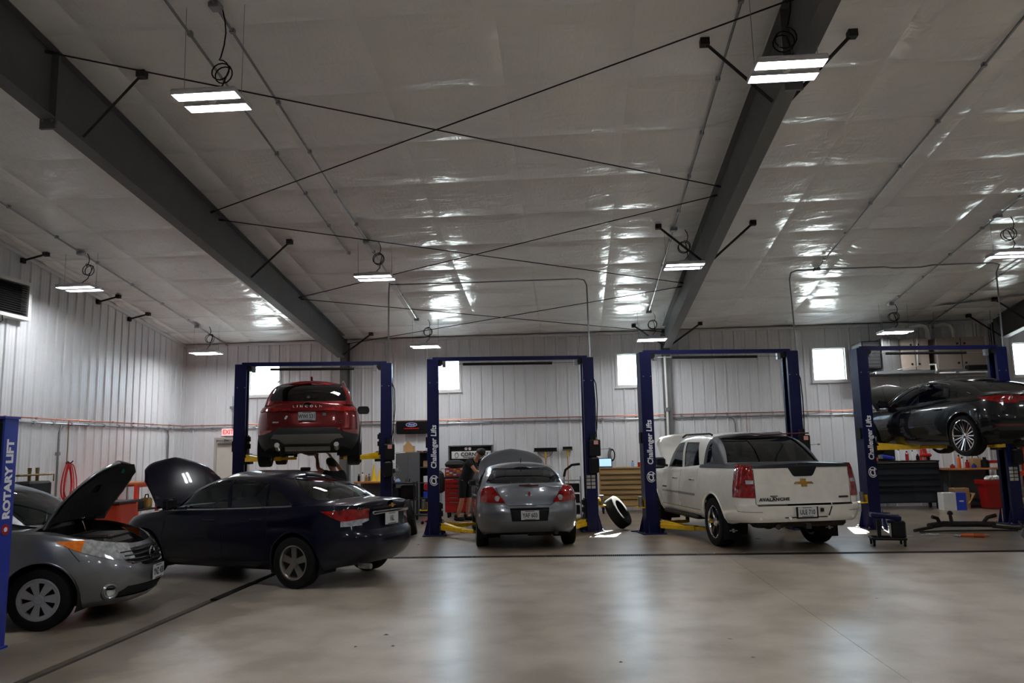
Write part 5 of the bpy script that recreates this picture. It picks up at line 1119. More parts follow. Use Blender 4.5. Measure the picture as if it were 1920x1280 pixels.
# single low post of another lift in the left foreground
def rotary():
    t = thing('lift_post', 'royal blue low lift post with white lettering at the left picture edge', 'car lift', (-5.24, 7.08, 0), 0)
    p = MB().b2(-.02, 0, -.18, 0, .02, 2.09).b2(-.28, -.02, -.02, 0, .02, 2.09).b2(-.28, -.26, -.18, -.02, .02, 2.09)
    p.build('post', M['blue'], t, smooth=0); MB().b2(-.29, .012, -.195, .012, 2.09, 2.11).build('top_cap', M['blue'], t, smooth=0)
    MB().b2(-.31, .02, -.21, .02, 0, .02).build('base_plate', M['blue'], t, smooth=0)
    MB().b2(-.25, -.03, -.15, -.03, .1, 2.05).build('carriage', M['black'], t, smooth=0)
    text('lift_lettering', 'ROTARY LIFT', .122, M['decal'], t, (.002, -.088, 1.53), (0, 0, 1), (0, -1, 0), ext=.001, bold=.006, sx=1.0)
    e = MB().cyl((0, -.088, 1.07), (.004, -.088, 1.07), .05, n=20).build('lift_emblem', M['red'], t); MB().cyl((.003, -.088, 1.07), (.006, -.088, 1.07), .022, n=12).build('emblem_ring', M['decal'], e)
    return t
rotary()
# ------------------------------------------------------------------ shop furniture and small things
def drawer_chest(name, label, x0, x1, y0, y1, z0, z1, rows, mat, handle_mat, split=None, top=True, casters=True):
    """chest facing -y; rows = list of (height share, number of drawers)"""
    cx = (x0+x1)/2; t = thing(name, label, 'tool chest', (cx, y0, 0)); w = (x1-x0)/2; d = y1-y0
    MB().b2(-w, w, .02, d, z0, z1).build('body', mat, t, smooth=0)
    if top: MB().b2(-w-.01, w+.01, -.01, d+.01, z1, z1+.03, bev=.006).build('top', M['black'], t)
    tot = sum(r[0] for r in rows); z = z1-.02
    for sh, n in rows:
        h = (z1-z0-.04)*sh/tot; e = [-w+.02, w-.02] if n == 1 else [-w+.02, -w+.02+(2*w-.04)*(split or .5), w-.02]
        for a, b in zip(e, e[1:]):
            dr = MB().b2(a+.004, b-.004, .0, .02, z-h+.012, z-.028, bev=.004).build('drawer', mat, t)
            MB().b2(a+.01, b-.01, -.012, .004, z-.028, z-.012).build('drawer_pull', handle_mat, dr, smooth=0)
        z -= h
    if casters:
        for sx in (-1, 1):
            for yy in (.08, d-.08): MB().cyl((sx*(w-.08)-.02, yy, .06), (sx*(w-.08)+.02, yy, .06), .06, n=14).b2(sx*(w-.08)-.03, sx*(w-.08)+.03, yy-.03, yy+.03, .09, z0).build('caster', M['black'], t)
    return t
def bottle(x, y, z, h, r, mat, label, cap=None, group='bottles and cans on the benches', name='spray_bottle'):
    t = thing(name, label, 'bottle', (x, y, z), 0, group)
    MB().lathe([(0, 0), (r, 0), (r*1.02, h*.05), (r, h*.68), (r*.42, h*.82), (r*.40, h*.88), (0, h*.88)], (0, 0, 0), (0, 0, 1), 14).build('bottle_body', mat, t)
    MB().lathe([(r*.46, h*.86), (r*.46, h), (0, h)], (0, 0, 0), (0, 0, 1), 12).build('cap', cap or M['black'], t)
def can(x, y, z, h, r, mat, label, group='bottles and cans on the benches'):
    t = thing('can', label, 'can', (x, y, z), 0, group)
    MB().lathe([(0, 0), (r, 0), (r, h*.97), (r*.9, h), (0, h)], (0, 0, 0), (0, 0, 1), 16).build('can_body', mat, t); MB().lathe([(r*1.03, h*.94), (r*1.03, h*1.0), (r*.94, h*1.01)], (0, 0, 0), (0, 0, 1), 16).build('rim', M['steel'], t)
# exit sign
t = thing('exit_sign', 'lit exit sign with red letters above the pale door', 'sign', (-9.62, YB-.04, 2.33))
MB().b2(-.2, .2, -.03, .03, -.11, .11, bev=.01).build('housing', M['white'], t); MB().b2(-.18, .18, -.034, -.03, -.095, .095).build('face', M['exit'], t, smooth=0)
text('exit_letters', 'EXIT', .17, M['exit_red'], t, (0, -.037, 0), (1, 0, 0), (0, 0, 1), bold=.004, sx=.9)
# louvered unit high on the left wall
t = thing('wall_louver', 'white framed louver with dark slats high on the left wall', 'louver', (XL, 14.05, 4.45))
f = MB()
for a, b, c, d in ((-.7, -.62, 0, .78), (.58, .66, 0, .78), (-.62, .58, 0, .07), (-.62, .58, .71, .78)): f.b2(.0, .22, a, b, c, d)
f.build('louver_frame', M['white'], t, smooth=0); MB().b2(.02, .06, -.62, .58, .07, .71).build('louver_back', M['hole'], t, smooth=0)
for k in range(14): MB().box((.17, -.02, .10+k*.045), (.05, 1.2, .006), R=Matrix.Rotation(.6, 3, 'Y')).build('slat', M['dark_steel'], t, smooth=0)
MB().tube([(.2, -.1, 0), (.2, -.08, -.1), (.2, -.14, -.14), (.2, -.22, -.12)], .012, n=6).build('pull_hook', M['dark_steel'], t)
# coiled red hoses on the left wall
def hose_coil(name, label, o, ax, n, w, h, seed, hook=True):
    rs = random.Random(seed); t = thing(name, label, 'hose', o)
    U = Vector(ax)
    for k in range(n):
        ww, hh = w*rs.uniform(.7, 1.1), h*rs.uniform(.85, 1.08); off = rs.uniform(-.03, .03); N = 24; pts = []
        for i in range(N):
            a = i*2*PI/N; q = Vector((0, 0, -hh/2+hh/2*math.cos(a)))+U*(ww/2*math.sin(a)*(1.15-.35*math.cos(a))+off); dpt = Vector((U.y, -U.x, 0))*(.02+k*.022) ; pts.append(q+dpt)
        MB().tube(pts, .012, n=6, closed=True).build('hose_loop', M['hose_red'], t)
    b = Vector((U.y, -U.x, 0)); MB().tube([Vector((0, 0, .02)), b*.1+Vector((0, 0, .02)), b*.14+Vector((0, 0, .06))], .014, n=6).cyl(Vector((0, 0, .02)), b*.03+Vector((0, 0, .02)), .04, n=10).build('hook', M['dark_steel'], t)
    return t
hose_coil('air_hose', 'red air hose coiled on a hook on the left wall', (XL+.04, 16.38, 1.58), (0, 1, 0), 5, .34, .80, 3)
hose_coil('air_hose', 'red air hose hanging on the back wall beside the slate tool chest', (9.25, YB-.06, 1.62), (1, 0, 0), 4, .16, 1.3, 8)
# orange rack along the left wall with shelf goods
t = thing('steel_rack', 'orange red steel rack with a wooden top along the left wall', 'rack', (-10.5, 18.4, 0))
for yy in (-.48, .48):
    for xx in (-.26, .26): MB().b2(xx-.035, xx+.035, yy-.035, yy+.035, 0, 1.0).build('post', M['orange_red'], t, smooth=0)
for xx in (-.26, .26): MB().b2(xx-.03, xx+.03, -.52, .52, .98, 1.06).build('beam', M['orange_red'], t, smooth=0)
MB().b2(-.32, .32, -.55, .55, 1.06, 1.10).build('top_board', M['wood'], t, smooth=0); MB().b2(-.28, .28, -.46, .46, .42, .46).build('shelf', M['dark_steel'], t, smooth=0); MB().b2(-.28, .28, -.46, .46, .12, .15).build('shelf', M['dark_steel'], t, smooth=0)
t = thing('car_battery', 'black battery box on the rack shelf', 'battery', (-10.45, 18.2, .46)); MB().b2(-.16, .16, -.2, .2, 0, .2, bev=.02).build('case', M['black'], t); MB().b2(-.14, .14, -.18, .18, .2, .23, bev=.01).build('lid', M['dark_steel'], t)
t = thing('fuel_can', 'olive yellow can on the rack shelf', 'can', (-10.4, 18.68, .46)); MB().b2(-.1, .1, -.12, .12, 0, .24, bev=.03).build('can_body', P('olive_can', L(150, 140, 70), .5), t); MB().tube([(0, -.08, .24), (0, -.05, .32), (0, .06, .32), (0, .09, .24)], .015).build('handle', M['black'], t)
tag(MB().tube([(-10.6+.3*math.cos(a), 17.3+.22*math.sin(a), 1.0+.3*math.sin(a*.5)) for a in [k*PI/10 for k in range(13)]], .012, n=6).tube([(-10.3, 17.3, 1.0), (-10.3, 17.1, .02)], .012).build('jumper_cable', M['rubber']), 'black cable arching beside the red hose', 'cable')
t = thing('parts_washer', 'orange machine standing between the silver hatchback and the rack', 'machine', (-9.6, 15.9, 0)); MB().b2(-.35, .35, -.35, .35, .0, .75, bev=.03).build('tub', M['orange_red'], t); MB().b2(-.38, .38, -.38, .38, .75, .80, bev=.01).build('lid', M['dark_steel'], t)
MB().tube([(.2, .2, .8), (.2, .2, 1.15), (.05, .1, 1.2), (-.05, .05, 1.05)], .015).build('spout', M['steel'], t)
t = thing('brake_lathe', 'bench machine with a brass coloured bar and knobs behind the hatchback roof', 'machine', (-10.3, 14.4, 0))
MB().b2(-.3, .3, -.45, .45, .0, .95, bev=.02).build('stand', M['cabinet'], t); MB().b2(-.2, .2, -.3, .3, .95, 1.28, bev=.04).build('body', M['dark_steel'], t); brass = P('brass_bar', L(120, 104, 62), .4, .7, var=.2, vs=15)
MB().b2(-.05, .05, -.42, .5, 1.38, 1.42, bev=.01).build('bar', brass, t)
for yy in (-.1, .12): MB().cyl((0, yy, 1.28), (0, yy, 1.52), .03, n=10).box((0, yy, 1.50), (.05, .05, .07)).build('knob_post', brass, t)
MB().tube([(0, .5, 1.40), (.02, .58, 1.40), (.02, .58, 1.26)], .012, n=6).build('crank', brass, t)
# ---- back wall, left of the second lift
def bench(name, label, x0, x1, y0, y1, z, leg_mat, panel=None):
    t = thing(name, label, 'workbench', ((x0+x1)/2, y0, 0)); w = (x1-x0)/2; d = y1-y0
    MB().b2(-w, w, 0, d, z-.045, z, bev=.006).build('bench_top', M['wood'], t)
    for sx in (-1, 1):
        for yy in (.06, d-.06): MB().b2(sx*(w-.06)-.03, sx*(w-.06)+.03, yy-.03, yy+.03, 0, z-.045).build('leg', leg_mat, t, smooth=0)
    MB().b2(-w+.05, w-.05, d-.05, d-.03, .15, z-.06).build('back_panel', panel or leg_mat, t, smooth=0); MB().b2(-w+.05, w-.05, .05, d-.05, .15, .18).build('lower_shelf', leg_mat, t, smooth=0)
    return t
bench('workbench', 'wood topped workbench behind the red crossover, holding yellow funnels', -5.75, -4.72, 20.5, 21.2, .92, M['cabinet'])
for k, (x, h) in enumerate(((-5.27, .46), (-5.10, .34))):
    t = thing('funnel', 'tall yellow funnel on the bench, %s' % ('the taller one', 'the shorter one')[k], 'funnel', (x, 20.75, .92), 0, 'yellow funnels'); yl = P('yellow_plastic', L(236, 196, 20), .45)
    MB().lathe([(.085, 0), (.075, .02), (.022, h*.72), (.012, h)], (0, 0, 0), (0, 0, 1), 16).build('cone', yl, t); MB().tube([(.03, 0, h*.4), (.09, 0, h*.38), (.08, 0, h*.2)], .007, n=6).build('handle', yl, t)
for k, (x, h, m, nm) in enumerate(((-5.66, .20, 'black', 'short black'), (-5.56, .24, 'white', 'white capped'), (-5.46, .16, 'gold', 'small yellow'), (-5.38, .2, 'steel', 'pale metal'))):
    bottle(x, 20.7, .92, h, .035, M[m], '%s bottle on the bench beside the yellow funnels' % nm)
t = thing('storage_cabinet', 'tall grey steel cabinet with one side open against the back wall', 'cabinet', (-4.12, 20.6, 0))
MB().b2(-.52, -.50, 0, .55, .03, 1.67).b2(.50, .52, 0, .55, .03, 1.67).b2(-.52, .52, .53, .55, .03, 1.67).b2(-.52, .52, 0, .55, 1.65, 1.67).b2(-.52, .52, 0, .55, .03, .06).build('case', M['cabinet'], t, smooth=0)
for k, (a, b) in enumerate(((-.515, -.195), (-.19, .13))):
    dr = MB().b2(a, b, -.02, 0, .05, 1.65, bev=.004).build('door', M['cabinet'], t); MB().box((b-.05 if k == 0 else a+.05, -.03, .92), (.03, .02, .12), bev=.005).build('handle', M['chrome'], dr)
for z in (.45, .85, 1.25): MB().b2(-.5, .5, .03, .53, z, z+.02).build('shelf', M['cabinet'], t, smooth=0)
for k, (z, c) in enumerate(((.47, 'sky_blue'), (.87, 'white'), (1.27, 'card'))): tag(MB().b2(-4.12+.2, -4.12+.46, 20.7, 21.0, z, z+.16, bev=.01).build('parts_box', M[c]), '%s box on an open shelf of the grey cabinet' % ('blue', 'white', 'brown')[k], 'box', 'boxes in the grey cabinet')
t = thing('cardboard_box', 'open cardboard box with raised flaps on top of the grey cabinet', 'box', (-4.33, 20.85, 1.67)); MB().b2(-.13, .13, -.12, .12, 0, .16).build('box_body', M['card'], t, smooth=0); MB().ext([(-.13, .16), (.13, .16), (.0, .30)], 'y', -.12, -.115).build('flap', M['card'], t, smooth=0)
rag = []
for j in range(7): rag.append([(-4.1+.055*i, 20.62+.05*j-.05*max(0, i-7), 1.685+.02*math.sin(i*1.7+j)-.09*max(0, i-7)) for i in range(11)])
tag(MB().grid(rag).build('shop_rag', P('rust_orange_cloth', L(178, 96, 70), .9), smooth=60), 'rust orange cloth draped over the edge of the grey cabinet', 'cloth')
t = thing('wall_banner', 'black hanging cover with a blue oval badge on the back wall', 'sign', (-4.35, YB-.16, 2.17)); MB().box((0, 0, .175), (.88, .12, .36), R=Matrix.Rotation(.1, 3, 'X'), bev=.03).build('panel', M['black'], t)
bl = P('badge_blue', L(48, 66, 150), .4); ov = MB().add([(0, 0, 0)]+[(.15*math.cos(k*PI/16), 0, .055*math.sin(k*PI/16)) for k in range(32)], [(0, 1+k, 1+(k+1) % 32) for k in range(32)])
o = ov.build('badge', bl, t, smooth=0); o.location = (0, -.085, .245); o.rotation_euler = (.1, 0, 0); MB().tube([(.15*math.cos(k*PI/16), -.002, .055*math.sin(k*PI/16)) for k in range(32)], .005, closed=True).build('badge_ring', M['decal'], o)
text('badge_text', 'Ford', .085, M['decal'], o, (0, -.004, 0), (1, 0, 0), (0, 0, 1), shear=.25); MB().box((0, -.077, .14), (.42, .004, .03), R=Matrix.Rotation(.1, 3, 'X')).build('red_line', M['red'], t, smooth=0)
t = thing('shop_fan', 'round grey fan on a dark stand behind the first lift', 'fan', (-4.55, 19.9, 0))
MB().cyl((0, 0, 0), (0, 0, .04), .2, n=20).cyl((0, 0, .04), (0, 0, 1.1), .018).build('stand', M['dark_steel'], t)
for r in (.19, .14, .09): MB().tube([(r*math.cos(k*PI/12), -.06+.0*r, 1.2+r*math.sin(k*PI/12)) for k in range(24)], .005, closed=True, n=5).build('guard_ring', M['galv'], t)
for k in range(4): a = k*PI/2; MB().add([(0, -.02, 1.2), (.16*math.cos(a), -.03, 1.2+.16*math.sin(a)), (.16*math.cos(a+.7), 0, 1.2+.16*math.sin(a+.7))], [(0, 1, 2)]).build('blade', M['galv'], t, smooth=0)
MB().cyl((0, -.05, 1.2), (0, .1, 1.2), .06, n=14).build('motor', M['dark_steel'], t)
t = thing('supply_cart', 'dark steel cart with hanging cables in front of the grey cabinet', 'cart', (-4.15, 19.3, 0))
for sx in (-.3, .3):
    for sy in (-.2, .2): MB().b2(sx-.015, sx+.015, sy-.015, sy+.015, .1, .95).build('upright', M['dark_steel'], t, smooth=0); MB().cyl((sx-.015, sy, .05), (sx+.015, sy, .05), .05, n=12).build('caster', M['rubber'], t)
for z in (.12, .5, .9): MB().b2(-.32, .32, -.22, .22, z, z+.03).build('shelf', M['dark_steel'], t, smooth=0)
MB().b2(-.05, .28, -.18, .18, .53, .86, bev=.03).build('charger', M['black'], t); MB().b2(-.26, -.08, -.15, .15, .53, .8, bev=.02).build('tool_box', M['slate'], t)
MB().tube([(-.34, -.1, .95), (-.4, -.12, .8), (-.42, -.1, .3), (-.3, -.15, .1)], .012).tube([(-.34, .0, .95), (-.46, -.05, .7), (-.44, -.1, .4)], .012).build('cable', M['rubber'], t)
t = thing('work_lamp', 'small blue white lamp on the dark steel cart', 'lamp', (-4.28, 19.25, .93)); MB().lathe([(.07, 0), (.075, .03), (.03, .1), (0, .1)], (0, 0, 0), (0, 0, 1), 14).build('shade', P('pale_blue_plastic', L(150, 180, 220), .3), t); MB().tube([(0, 0, .1), (.02, 0, .2), (-.05, 0, .24)], .008).build('hook', M['steel'], t)
t = thing('bottle_jack_stand', 'red upright jack beside the second lift post', 'jack', (-3.35, 18.6, 0))
MB().cyl((0, 0, .05), (0, 0, .95), .06, n=16).build('cylinder', M['red'], t); MB().box((.0, 0, .85), (.3, .16, .18), bev=.03).build('head', M['red'], t); MB().cyl((0, 0, .95), (0, 0, 1.1), .03, n=12).build('ram', M['steel'], t)
for a in (0, 2.1, 4.2): MB().tube([(0, 0, .12), (.3*math.cos(a), .3*math.sin(a), .06)], .025).build('leg', M['red'], t); MB().cyl((.3*math.cos(a), .3*math.sin(a)-.015, .035), (.3*math.cos(a), .3*math.sin(a)+.015, .035), .035, n=10).build('caster', M['rubber'], t)
t = thing('pry_bar', 'white pole standing beside the second lift post', 'pole', (-3.62, 20.2, 0)); MB().tube([(0, 0, .02), (.01, .1, 1.62)], .03, n=10).build('shaft', M['pvc'], t); MB().cyl((0, 0, 0), (0, 0, .03), .04, n=10).build('foot', M['rubber'], t)
# hutch with the white sign, red chest before it
t = thing('tool_hutch', 'grey tool hutch with a white sign panel on the back wall', 'tool cabinet', (-2.70, 21.05, 0))
MB().b2(-.6, .6, .3, .34, .03, 1.82).b2(-.6, -.57, 0, .34, .03, 1.82).b2(.57, .6, 0, .34, .03, 1.82).b2(-.6, .6, 0, .34, 1.79, 1.82).build('case', M['cabinet'], t, smooth=0); MB().b2(-.55, .55, .25, .28, .9, 1.76).build('peg_panel', M['grey_steel'], t, smooth=0)
sg = MB().b2(-.52, .55, .06, .10, 1.46, 1.66, bev=.01).build('sign_panel', M['white'], t); text('sign_text', 'CORNWELL', .13, M['plate_ink'], sg, (.12, .052, 1.575), (1, 0, 0), (0, 0, 1), bold=.003, sx=1.1); MB().b2(-.2, .45, .052, .06, 1.495, 1.51).build('sign_line', M['plate_ink'], sg, smooth=0)
MB().tube([(-.38+.05*math.cos(k*PI/10), .054, 1.56+.065*math.sin(k*PI/10)) for k in range(20)], .006, closed=True, n=5).build('sign_mark', M['plate_ink'], sg)
for x in (-.12, -.02): MB().cyl((x, .1, 1.73), (x, .04, 1.73), .04, n=14).build('puck_light', M['white'], t)
t = drawer_chest('tool_chest', 'red rolling tool chest with sticker covered lid beside the mechanic', -3.22, -2.62, 19.9, 20.35, .14, 1.0, [(1, 1)]*5+[(2.2, 1)], M['red'], M['chrome'])
ld = MB().b2(-.3, .3, .05, .42, 1.03, 1.25, bev=.01).build('lid_box', M['red'], t)
rs = random.Random(5)
for k in range(24): x, z = -.27+.09*(k % 6)+rs.uniform(-.01, .01), 1.06+.045*(k//6); MB().b2(x, x+.08, .044, .048, z, z+.04).build('sticker', P('sticker_%d' % (k % 5), [L(200, 150, 60), L(180, 60, 60), L(220, 210, 190), L(120, 70, 130), L(190, 110, 50)][k % 5], .5), ld, smooth=0)
bag = MB().lathe([(0, 0), (.24, .02), (.27, .09), (.2, .17), (.09, .2), (0, .19)], (0, 0, 0), (0, 0, 1), 18); o = bag.build('tool_bag', P('black_nylon', L(18, 18, 19), .8, bump=.5, bs=9)); o.location = (-2.98, 20.12, 1.25); tag(o, 'black cloth bag slumped on the red tool chest', 'bag')
t = thing('work_jacket', 'dark jacket hanging from the left side of the red tool chest', 'jacket', (-3.36, 20.0, .62)); MB().lathe([(.05, 0), (.13, .05), (.15, .3), (.1, .5), (.03, .56)], (0, 0, 0), (0, 0, 1), 12).build('cloth', MATS['black_nylon'], t); MB().tube([(0, 0, .55), (.05, 0, .62), (.14, 0, .6)], .008).build('hook', M['steel'], t)
# brooms
def broom(x, w, label, zt, colr):
    t = thing('push_broom', label, 'broom', (x, YB-.1, zt)); MB().b2(-w/2, w/2, -.035, .035, -.035, 0, bev=.008).build('block', colr, t); b = MB()
    MB().b2(-w/2+.01, w/2-.01, -.03, .03, 0, .07).build('bristles', M['rubber'], t, smooth=0)
    MB().cyl((0, 0, -.035), (0, 0, -1.4), .014, n=10).build('handle', M['wood'], t); MB().cyl((0, 0, -.04), (0, 0, -.2), .024, n=10).build('socket', M['yellow'], t)
    if w > .4:
        for s in (-1, 1): MB().tube([(s*w*.32, 0, -.035), (s*w*.2, 0, -.14), (0, 0, -.2)], .006, n=5).build('brace', M['black'], t)
broom(-.68, .64, 'wide push broom hanging head up on the back wall', 1.64, M['black']); broom(-.08, .28, 'narrow brush hanging head up right of the wide broom', 1.66, P('olive_block', L(96, 88, 56), .6))
# shelf cart and tan chest
t = thing('shelf_cart', 'narrow black shelf cart behind the right post of the second lift', 'cart', (.02, 19.4, 0))
for sx in (-.2, .2):
    for sy in (-.22, .22): MB().b2(sx-.015, sx+.015, sy-.015, sy+.015, .0, 1.0).build('upright', M['galv'], t, smooth=0)
for z in (.1, .36, .62, .9): MB().b2(-.21, .21, -.23, .23, z, z+.02).build('shelf', M['galv'], t, smooth=0)
for k, z in enumerate((.12, .38, .64)): MB().b2(-.17, .17, -.2, .15, z, z+.19, bev=.01).build('bin', M['black'], t)
MB().tube([(-.2, 0, 1.0), (-.16, 0, 1.16), (0, 0, 1.28), (.2, 0, 1.3)], .03, n=8).build('hose', M['rubber'], t)
drawer_chest('tool_chest', 'wide tan tool chest with many drawers between the second and third lifts', .72, 2.15, 20.4, 21.0, .17, 1.17, [(1.1, 1), (.9, 1), (.9, 1), (.9, 1), (.9, 1), (.9, 1), (1.3, 1)], M['tan'], M['black'], top=False)
t = thing('laptop', 'open laptop with a bright blue screen on the tan tool chest', 'laptop', (.9, 20.6, 1.17)); MB().b2(-.17, .17, -.1, .13, 0, .018, bev=.004).build('base', M['slate'], t)
s_ = MB().box((0, .14, .125), (.34, .012, .23), R=Matrix.Rotation(-.2, 3, 'X')).build('lid', M['slate'], t, smooth=0); MB().box((0, .131, .125), (.31, .004, .195), R=Matrix.Rotation(-.2, 3, 'X')).build('screen', M['screen'], s_, smooth=0)
bottle(1.6, 20.6, 1.17, .16, .04, P('pale_blue_plastic', L(150, 180, 220), .3), 'small pale blue bottle on the tan tool chest'); can(1.76, 20.6, 1.17, .12, .035, M['red'], 'small red can on the tan tool chest')
t = thing('wall_cable', 'black cable bunched on a hook above the laptop', 'cable', (1.13, YB-.06, 1.60))
for k in range(4): MB().tube([(.05*math.sin(i*PI/8)*(1+.3*k)-.01*k, -.02-.01*k, -.12+.13*math.cos(i*PI/8)*(1+.1*k)) for i in range(16)], .008, closed=True, n=5).build('cable_loop', M['rubber'], t)
MB().tube([(-.03, -.02, -.22), (-.1, -.05, -.38)], .006).build('plug', M['rubber'], t)
# ---- tyres leaning by the lifts
def loose_tire(x, y, tilt_axis, tilt, rz, label, r=.34, w=.22):
    t = thing('tire', label, 'tire', (x, y, 0), rz, 'loose tires'); mb = MB().lathe(wheel_profile(r, w, .21), (0, 0, 0), (0, 1, 0), 40)
    for gy in (-.3, -.1, .1, .3): mb.lathe([(r+.002, w*(gy-.015)), (r-.006, w*gy), (r+.002, w*(gy+.015))], (0, 0, 0), (0, 1, 0), 40)
    o = mb.build('tread', M['rubber'], t); i = MB().lathe([(.212, -w*.4), (.20, -w*.2), (.20, w*.2), (.212, w*.4)], (0, 0, 0), (0, 1, 0), 32).build('inner_liner', M['hole'], t)
    zc_ = r*math.cos(tilt)+w/2*abs(math.sin(tilt))
    for q in (o, i): q.location = (0, 0, zc_); q.rotation_euler = (tilt, 0, 0)
loose_tire(.95, 16.68, 'x', .55, math.radians(-112), 'loose tire leaning steeply by the right post of the second lift')
loose_tire(-3.30, 15.80, 'x', .22, math.radians(-80), 'loose tire leaning upright between the dark blue sedan and a lift post', .36, .22)
# ---- right side
t = drawer_chest('tool_chest', 'wide slate grey tool chest with black trim behind the right lift', 7.45, 9.18, 20.4, 21.0, .16, 1.17, [(.9, 1), (1.3, 1), (.9, 1), (1.3, 2), (.9, 2), (2.0, 2)], M['slate'], M['black'], split=.62)
MB().tube([(-.80, -.02, 1.16), (.80, -.02, 1.16)], .008, n=6).build('edge_strip', M['chrome'], t)
items = [(7.75, .12, .05, 'orange', 'small orange'), (8.32, .30, .035, 'white', 'tall white'), (8.52, .24, .04, 'red', 'red capped white'), (8.66, .26, .03, 'pvc', 'slim pale'), (8.78, .16, .04, 'black', 'short black')]
for x, h, r, m, nm in items: bottle(x, 20.65, 1.20, h, r, M[m], '%s bottle on the slate grey tool chest' % nm)
t = thing('angle_grinder', 'blue power tool lying on the slate grey tool chest', 'tool', (8.02, 20.62, 1.20)); MB().box((0, 0, .09), (.34, .1, .1), R=Matrix.Rotation(.2, 3, 'Y'), bev=.03).build('body', M['blue'], t); MB().cyl((-.16, 0, .06), (-.16, 0, .16), .06, n=14).build('head', M['galv'], t)
t = thing('tool_case', 'black open tool case on the slate grey tool chest', 'case', (8.02, 20.88, 1.20)); MB().b2(-.28, .28, -.08, .08, 0, .32, bev=.02).build('case', M['black'], t); MB().tube([(-.08, -.09, .28), (-.08, -.13, .28), (.08, -.13, .28), (.08, -.09, .28)], .012).build('handle', M['rubber'], t)
t = thing('impact_driver', 'red and black power tool at the right end of the slate grey tool chest', 'tool', (8.98, 20.65, 1.20)); MB().b2(-.14, .14, -.05, .05, .08, .17, bev=.03).build('body', M['red'], t); MB().b2(.02, .1, -.03, .03, 0, .1, bev=.02).build('grip', M['black'], t)
bench('workbench', 'wood topped workbench with clutter beside the red bin on the right', 9.55, 10.85, 20.75, 21.4, .98, M['dark_steel'], M['grey_steel'])
for x, h, r, m, nm in ((9.75, .1, .06, 'red', 'low red'), (9.92, .34, .04, 'orange', 'tall orange'), (10.0, .28, .04, 'white', 'white spray'), (10.12, .2, .05, 'red', 'round red'), (10.28, .1, .06, 'blue', 'low blue'), (10.55, .26, .09, 'black', 'fat black')): bottle(x, 20.95, .98, h, r, M[m], '%s bottle on the cluttered right workbench' % nm)
t = thing('tool_jug', 'tan box with a handle at the back of the right workbench', 'box', (10.4, 21.1, .98)); MB().b2(-.12, .12, -.1, .1, 0, .24, bev=.02).build('box_body', M['card'], t); MB().tube([(-.08, 0, .24), (-.06, 0, .3), (.06, 0, .3), (.08, 0, .24)], .01).build('handle', M['black'], t)
t = thing('first_aid_box', 'red and white carton at the right end of the cluttered workbench', 'box', (10.74, 20.95, .98)); MB().b2(-.1, .1, -.08, .08, .0, .14, bev=.01).build('carton', M['white'], t); MB().b2(-.1, .1, -.082, .082, .10, .18, bev=.01).build('lid', M['red'], t)
t = thing('trash_bin', 'red plastic bin stuffed with white paper on the right', 'bin', (10.36, 20.35, 0))
MB().add([(sx*a, sy*a*.9, z) for z, a in ((0.02, .20), (.66, .25)) for sx, sy in ((-1, -1), (1, -1), (1, 1), (-1, 1))], [(0, 1, 2, 3), (0, 1, 5, 4), (1, 2, 6, 5), (2, 3, 7, 6), (3, 0, 4, 7)]).build('tub', M['red'], t, smooth=0); MB().b2(-.28, .28, -.255, -.225, .60, .70).b2(-.28, .28, .225, .255, .60, .70).b2(-.28, -.25, -.225, .225, .60, .70).b2(.25, .28, -.225, .225, .60, .70).build('rim', M['red'], t, smooth=0)
rs = random.Random(2); wad = MB()
for k in range(7): wad.lathe([(0, -.07), (.07, -.03), (.08, .03), (.03, .08), (0, .08)], (rs.uniform(-.16, .16), rs.uniform(-.14, .14), .70+rs.uniform(-.02, .08)), (rs.uniform(-1, 1), rs.uniform(-1, 1), 1), 7)
o = wad.build('paper_trash', M['paper'], t, smooth=0); o['kind'] = 'stuff'
t = thing('carton', 'white and blue carton on the floor beside the slate grey chest', 'box', (9.30, 20.15, 0)); MB().b2(-.28, .02, -.15, .15, 0, .42, bev=.004).build('white_part', M['paper'], t); MB().b2(.02, .26, -.15, .15, 0, .42, bev=.004).build('blue_part', M['sky_blue'], t); MB().box((.14, -.152, .22), (.1, .003, .03)).build('print', M['decal'], t, smooth=0)
t = thing('cardboard_box', 'brown cardboard box behind the white and blue carton', 'box', (9.66, 20.55, 0)); MB().b2(-.18, .18, -.14, .14, 0, .5).build('box_body', M['card'], t, smooth=0); MB().box((.22, -.05, .25), (.02, .26, .3), R=Matrix.Rotation(.6, 3, 'Y')).build('flap', M['card'], t, smooth=0)
t = thing('shop_press', 'red upright press frame beside the bin, half behind a lift post', 'press', (11.25, 21.05, 0))
for x in (-.2, .35): MB().b2(x-.06, x+.06, -.08, .08, .03, 1.65).build('upright', M['orange_red'], t, smooth=0)
MB().b2(-.26, .41, -.1, .1, 1.5, 1.65).build('head_beam', M['orange_red'], t, smooth=0); MB().b2(-.26, .41, -.09, .09, .75, .87).build('bed_beam', M['orange_red'], t, smooth=0); MB().cyl((.08, 0, 1.2), (.08, 0, 1.5), .06, n=14).build('ram', M['steel'], t); MB().b2(-.3, .45, -.3, .3, 0, .05).build('foot', M['orange_red'], t, smooth=0)
t = thing('parts_shelf', 'dark shelf with red boxes at the right picture edge', 'shelf', (10.55, 18.3, 0))
for z in (.1, .55, 1.0, 1.35): MB().b2(-.35, .5, -.2, .2, z, z+.025).build('shelf', M['dark_steel'], t, smooth=0)
for x in (-.34, .48): MB().b2(x-.015, x+.015, -.2, .2, 0, 1.5).build('upright', M['dark_steel'], t, smooth=0)
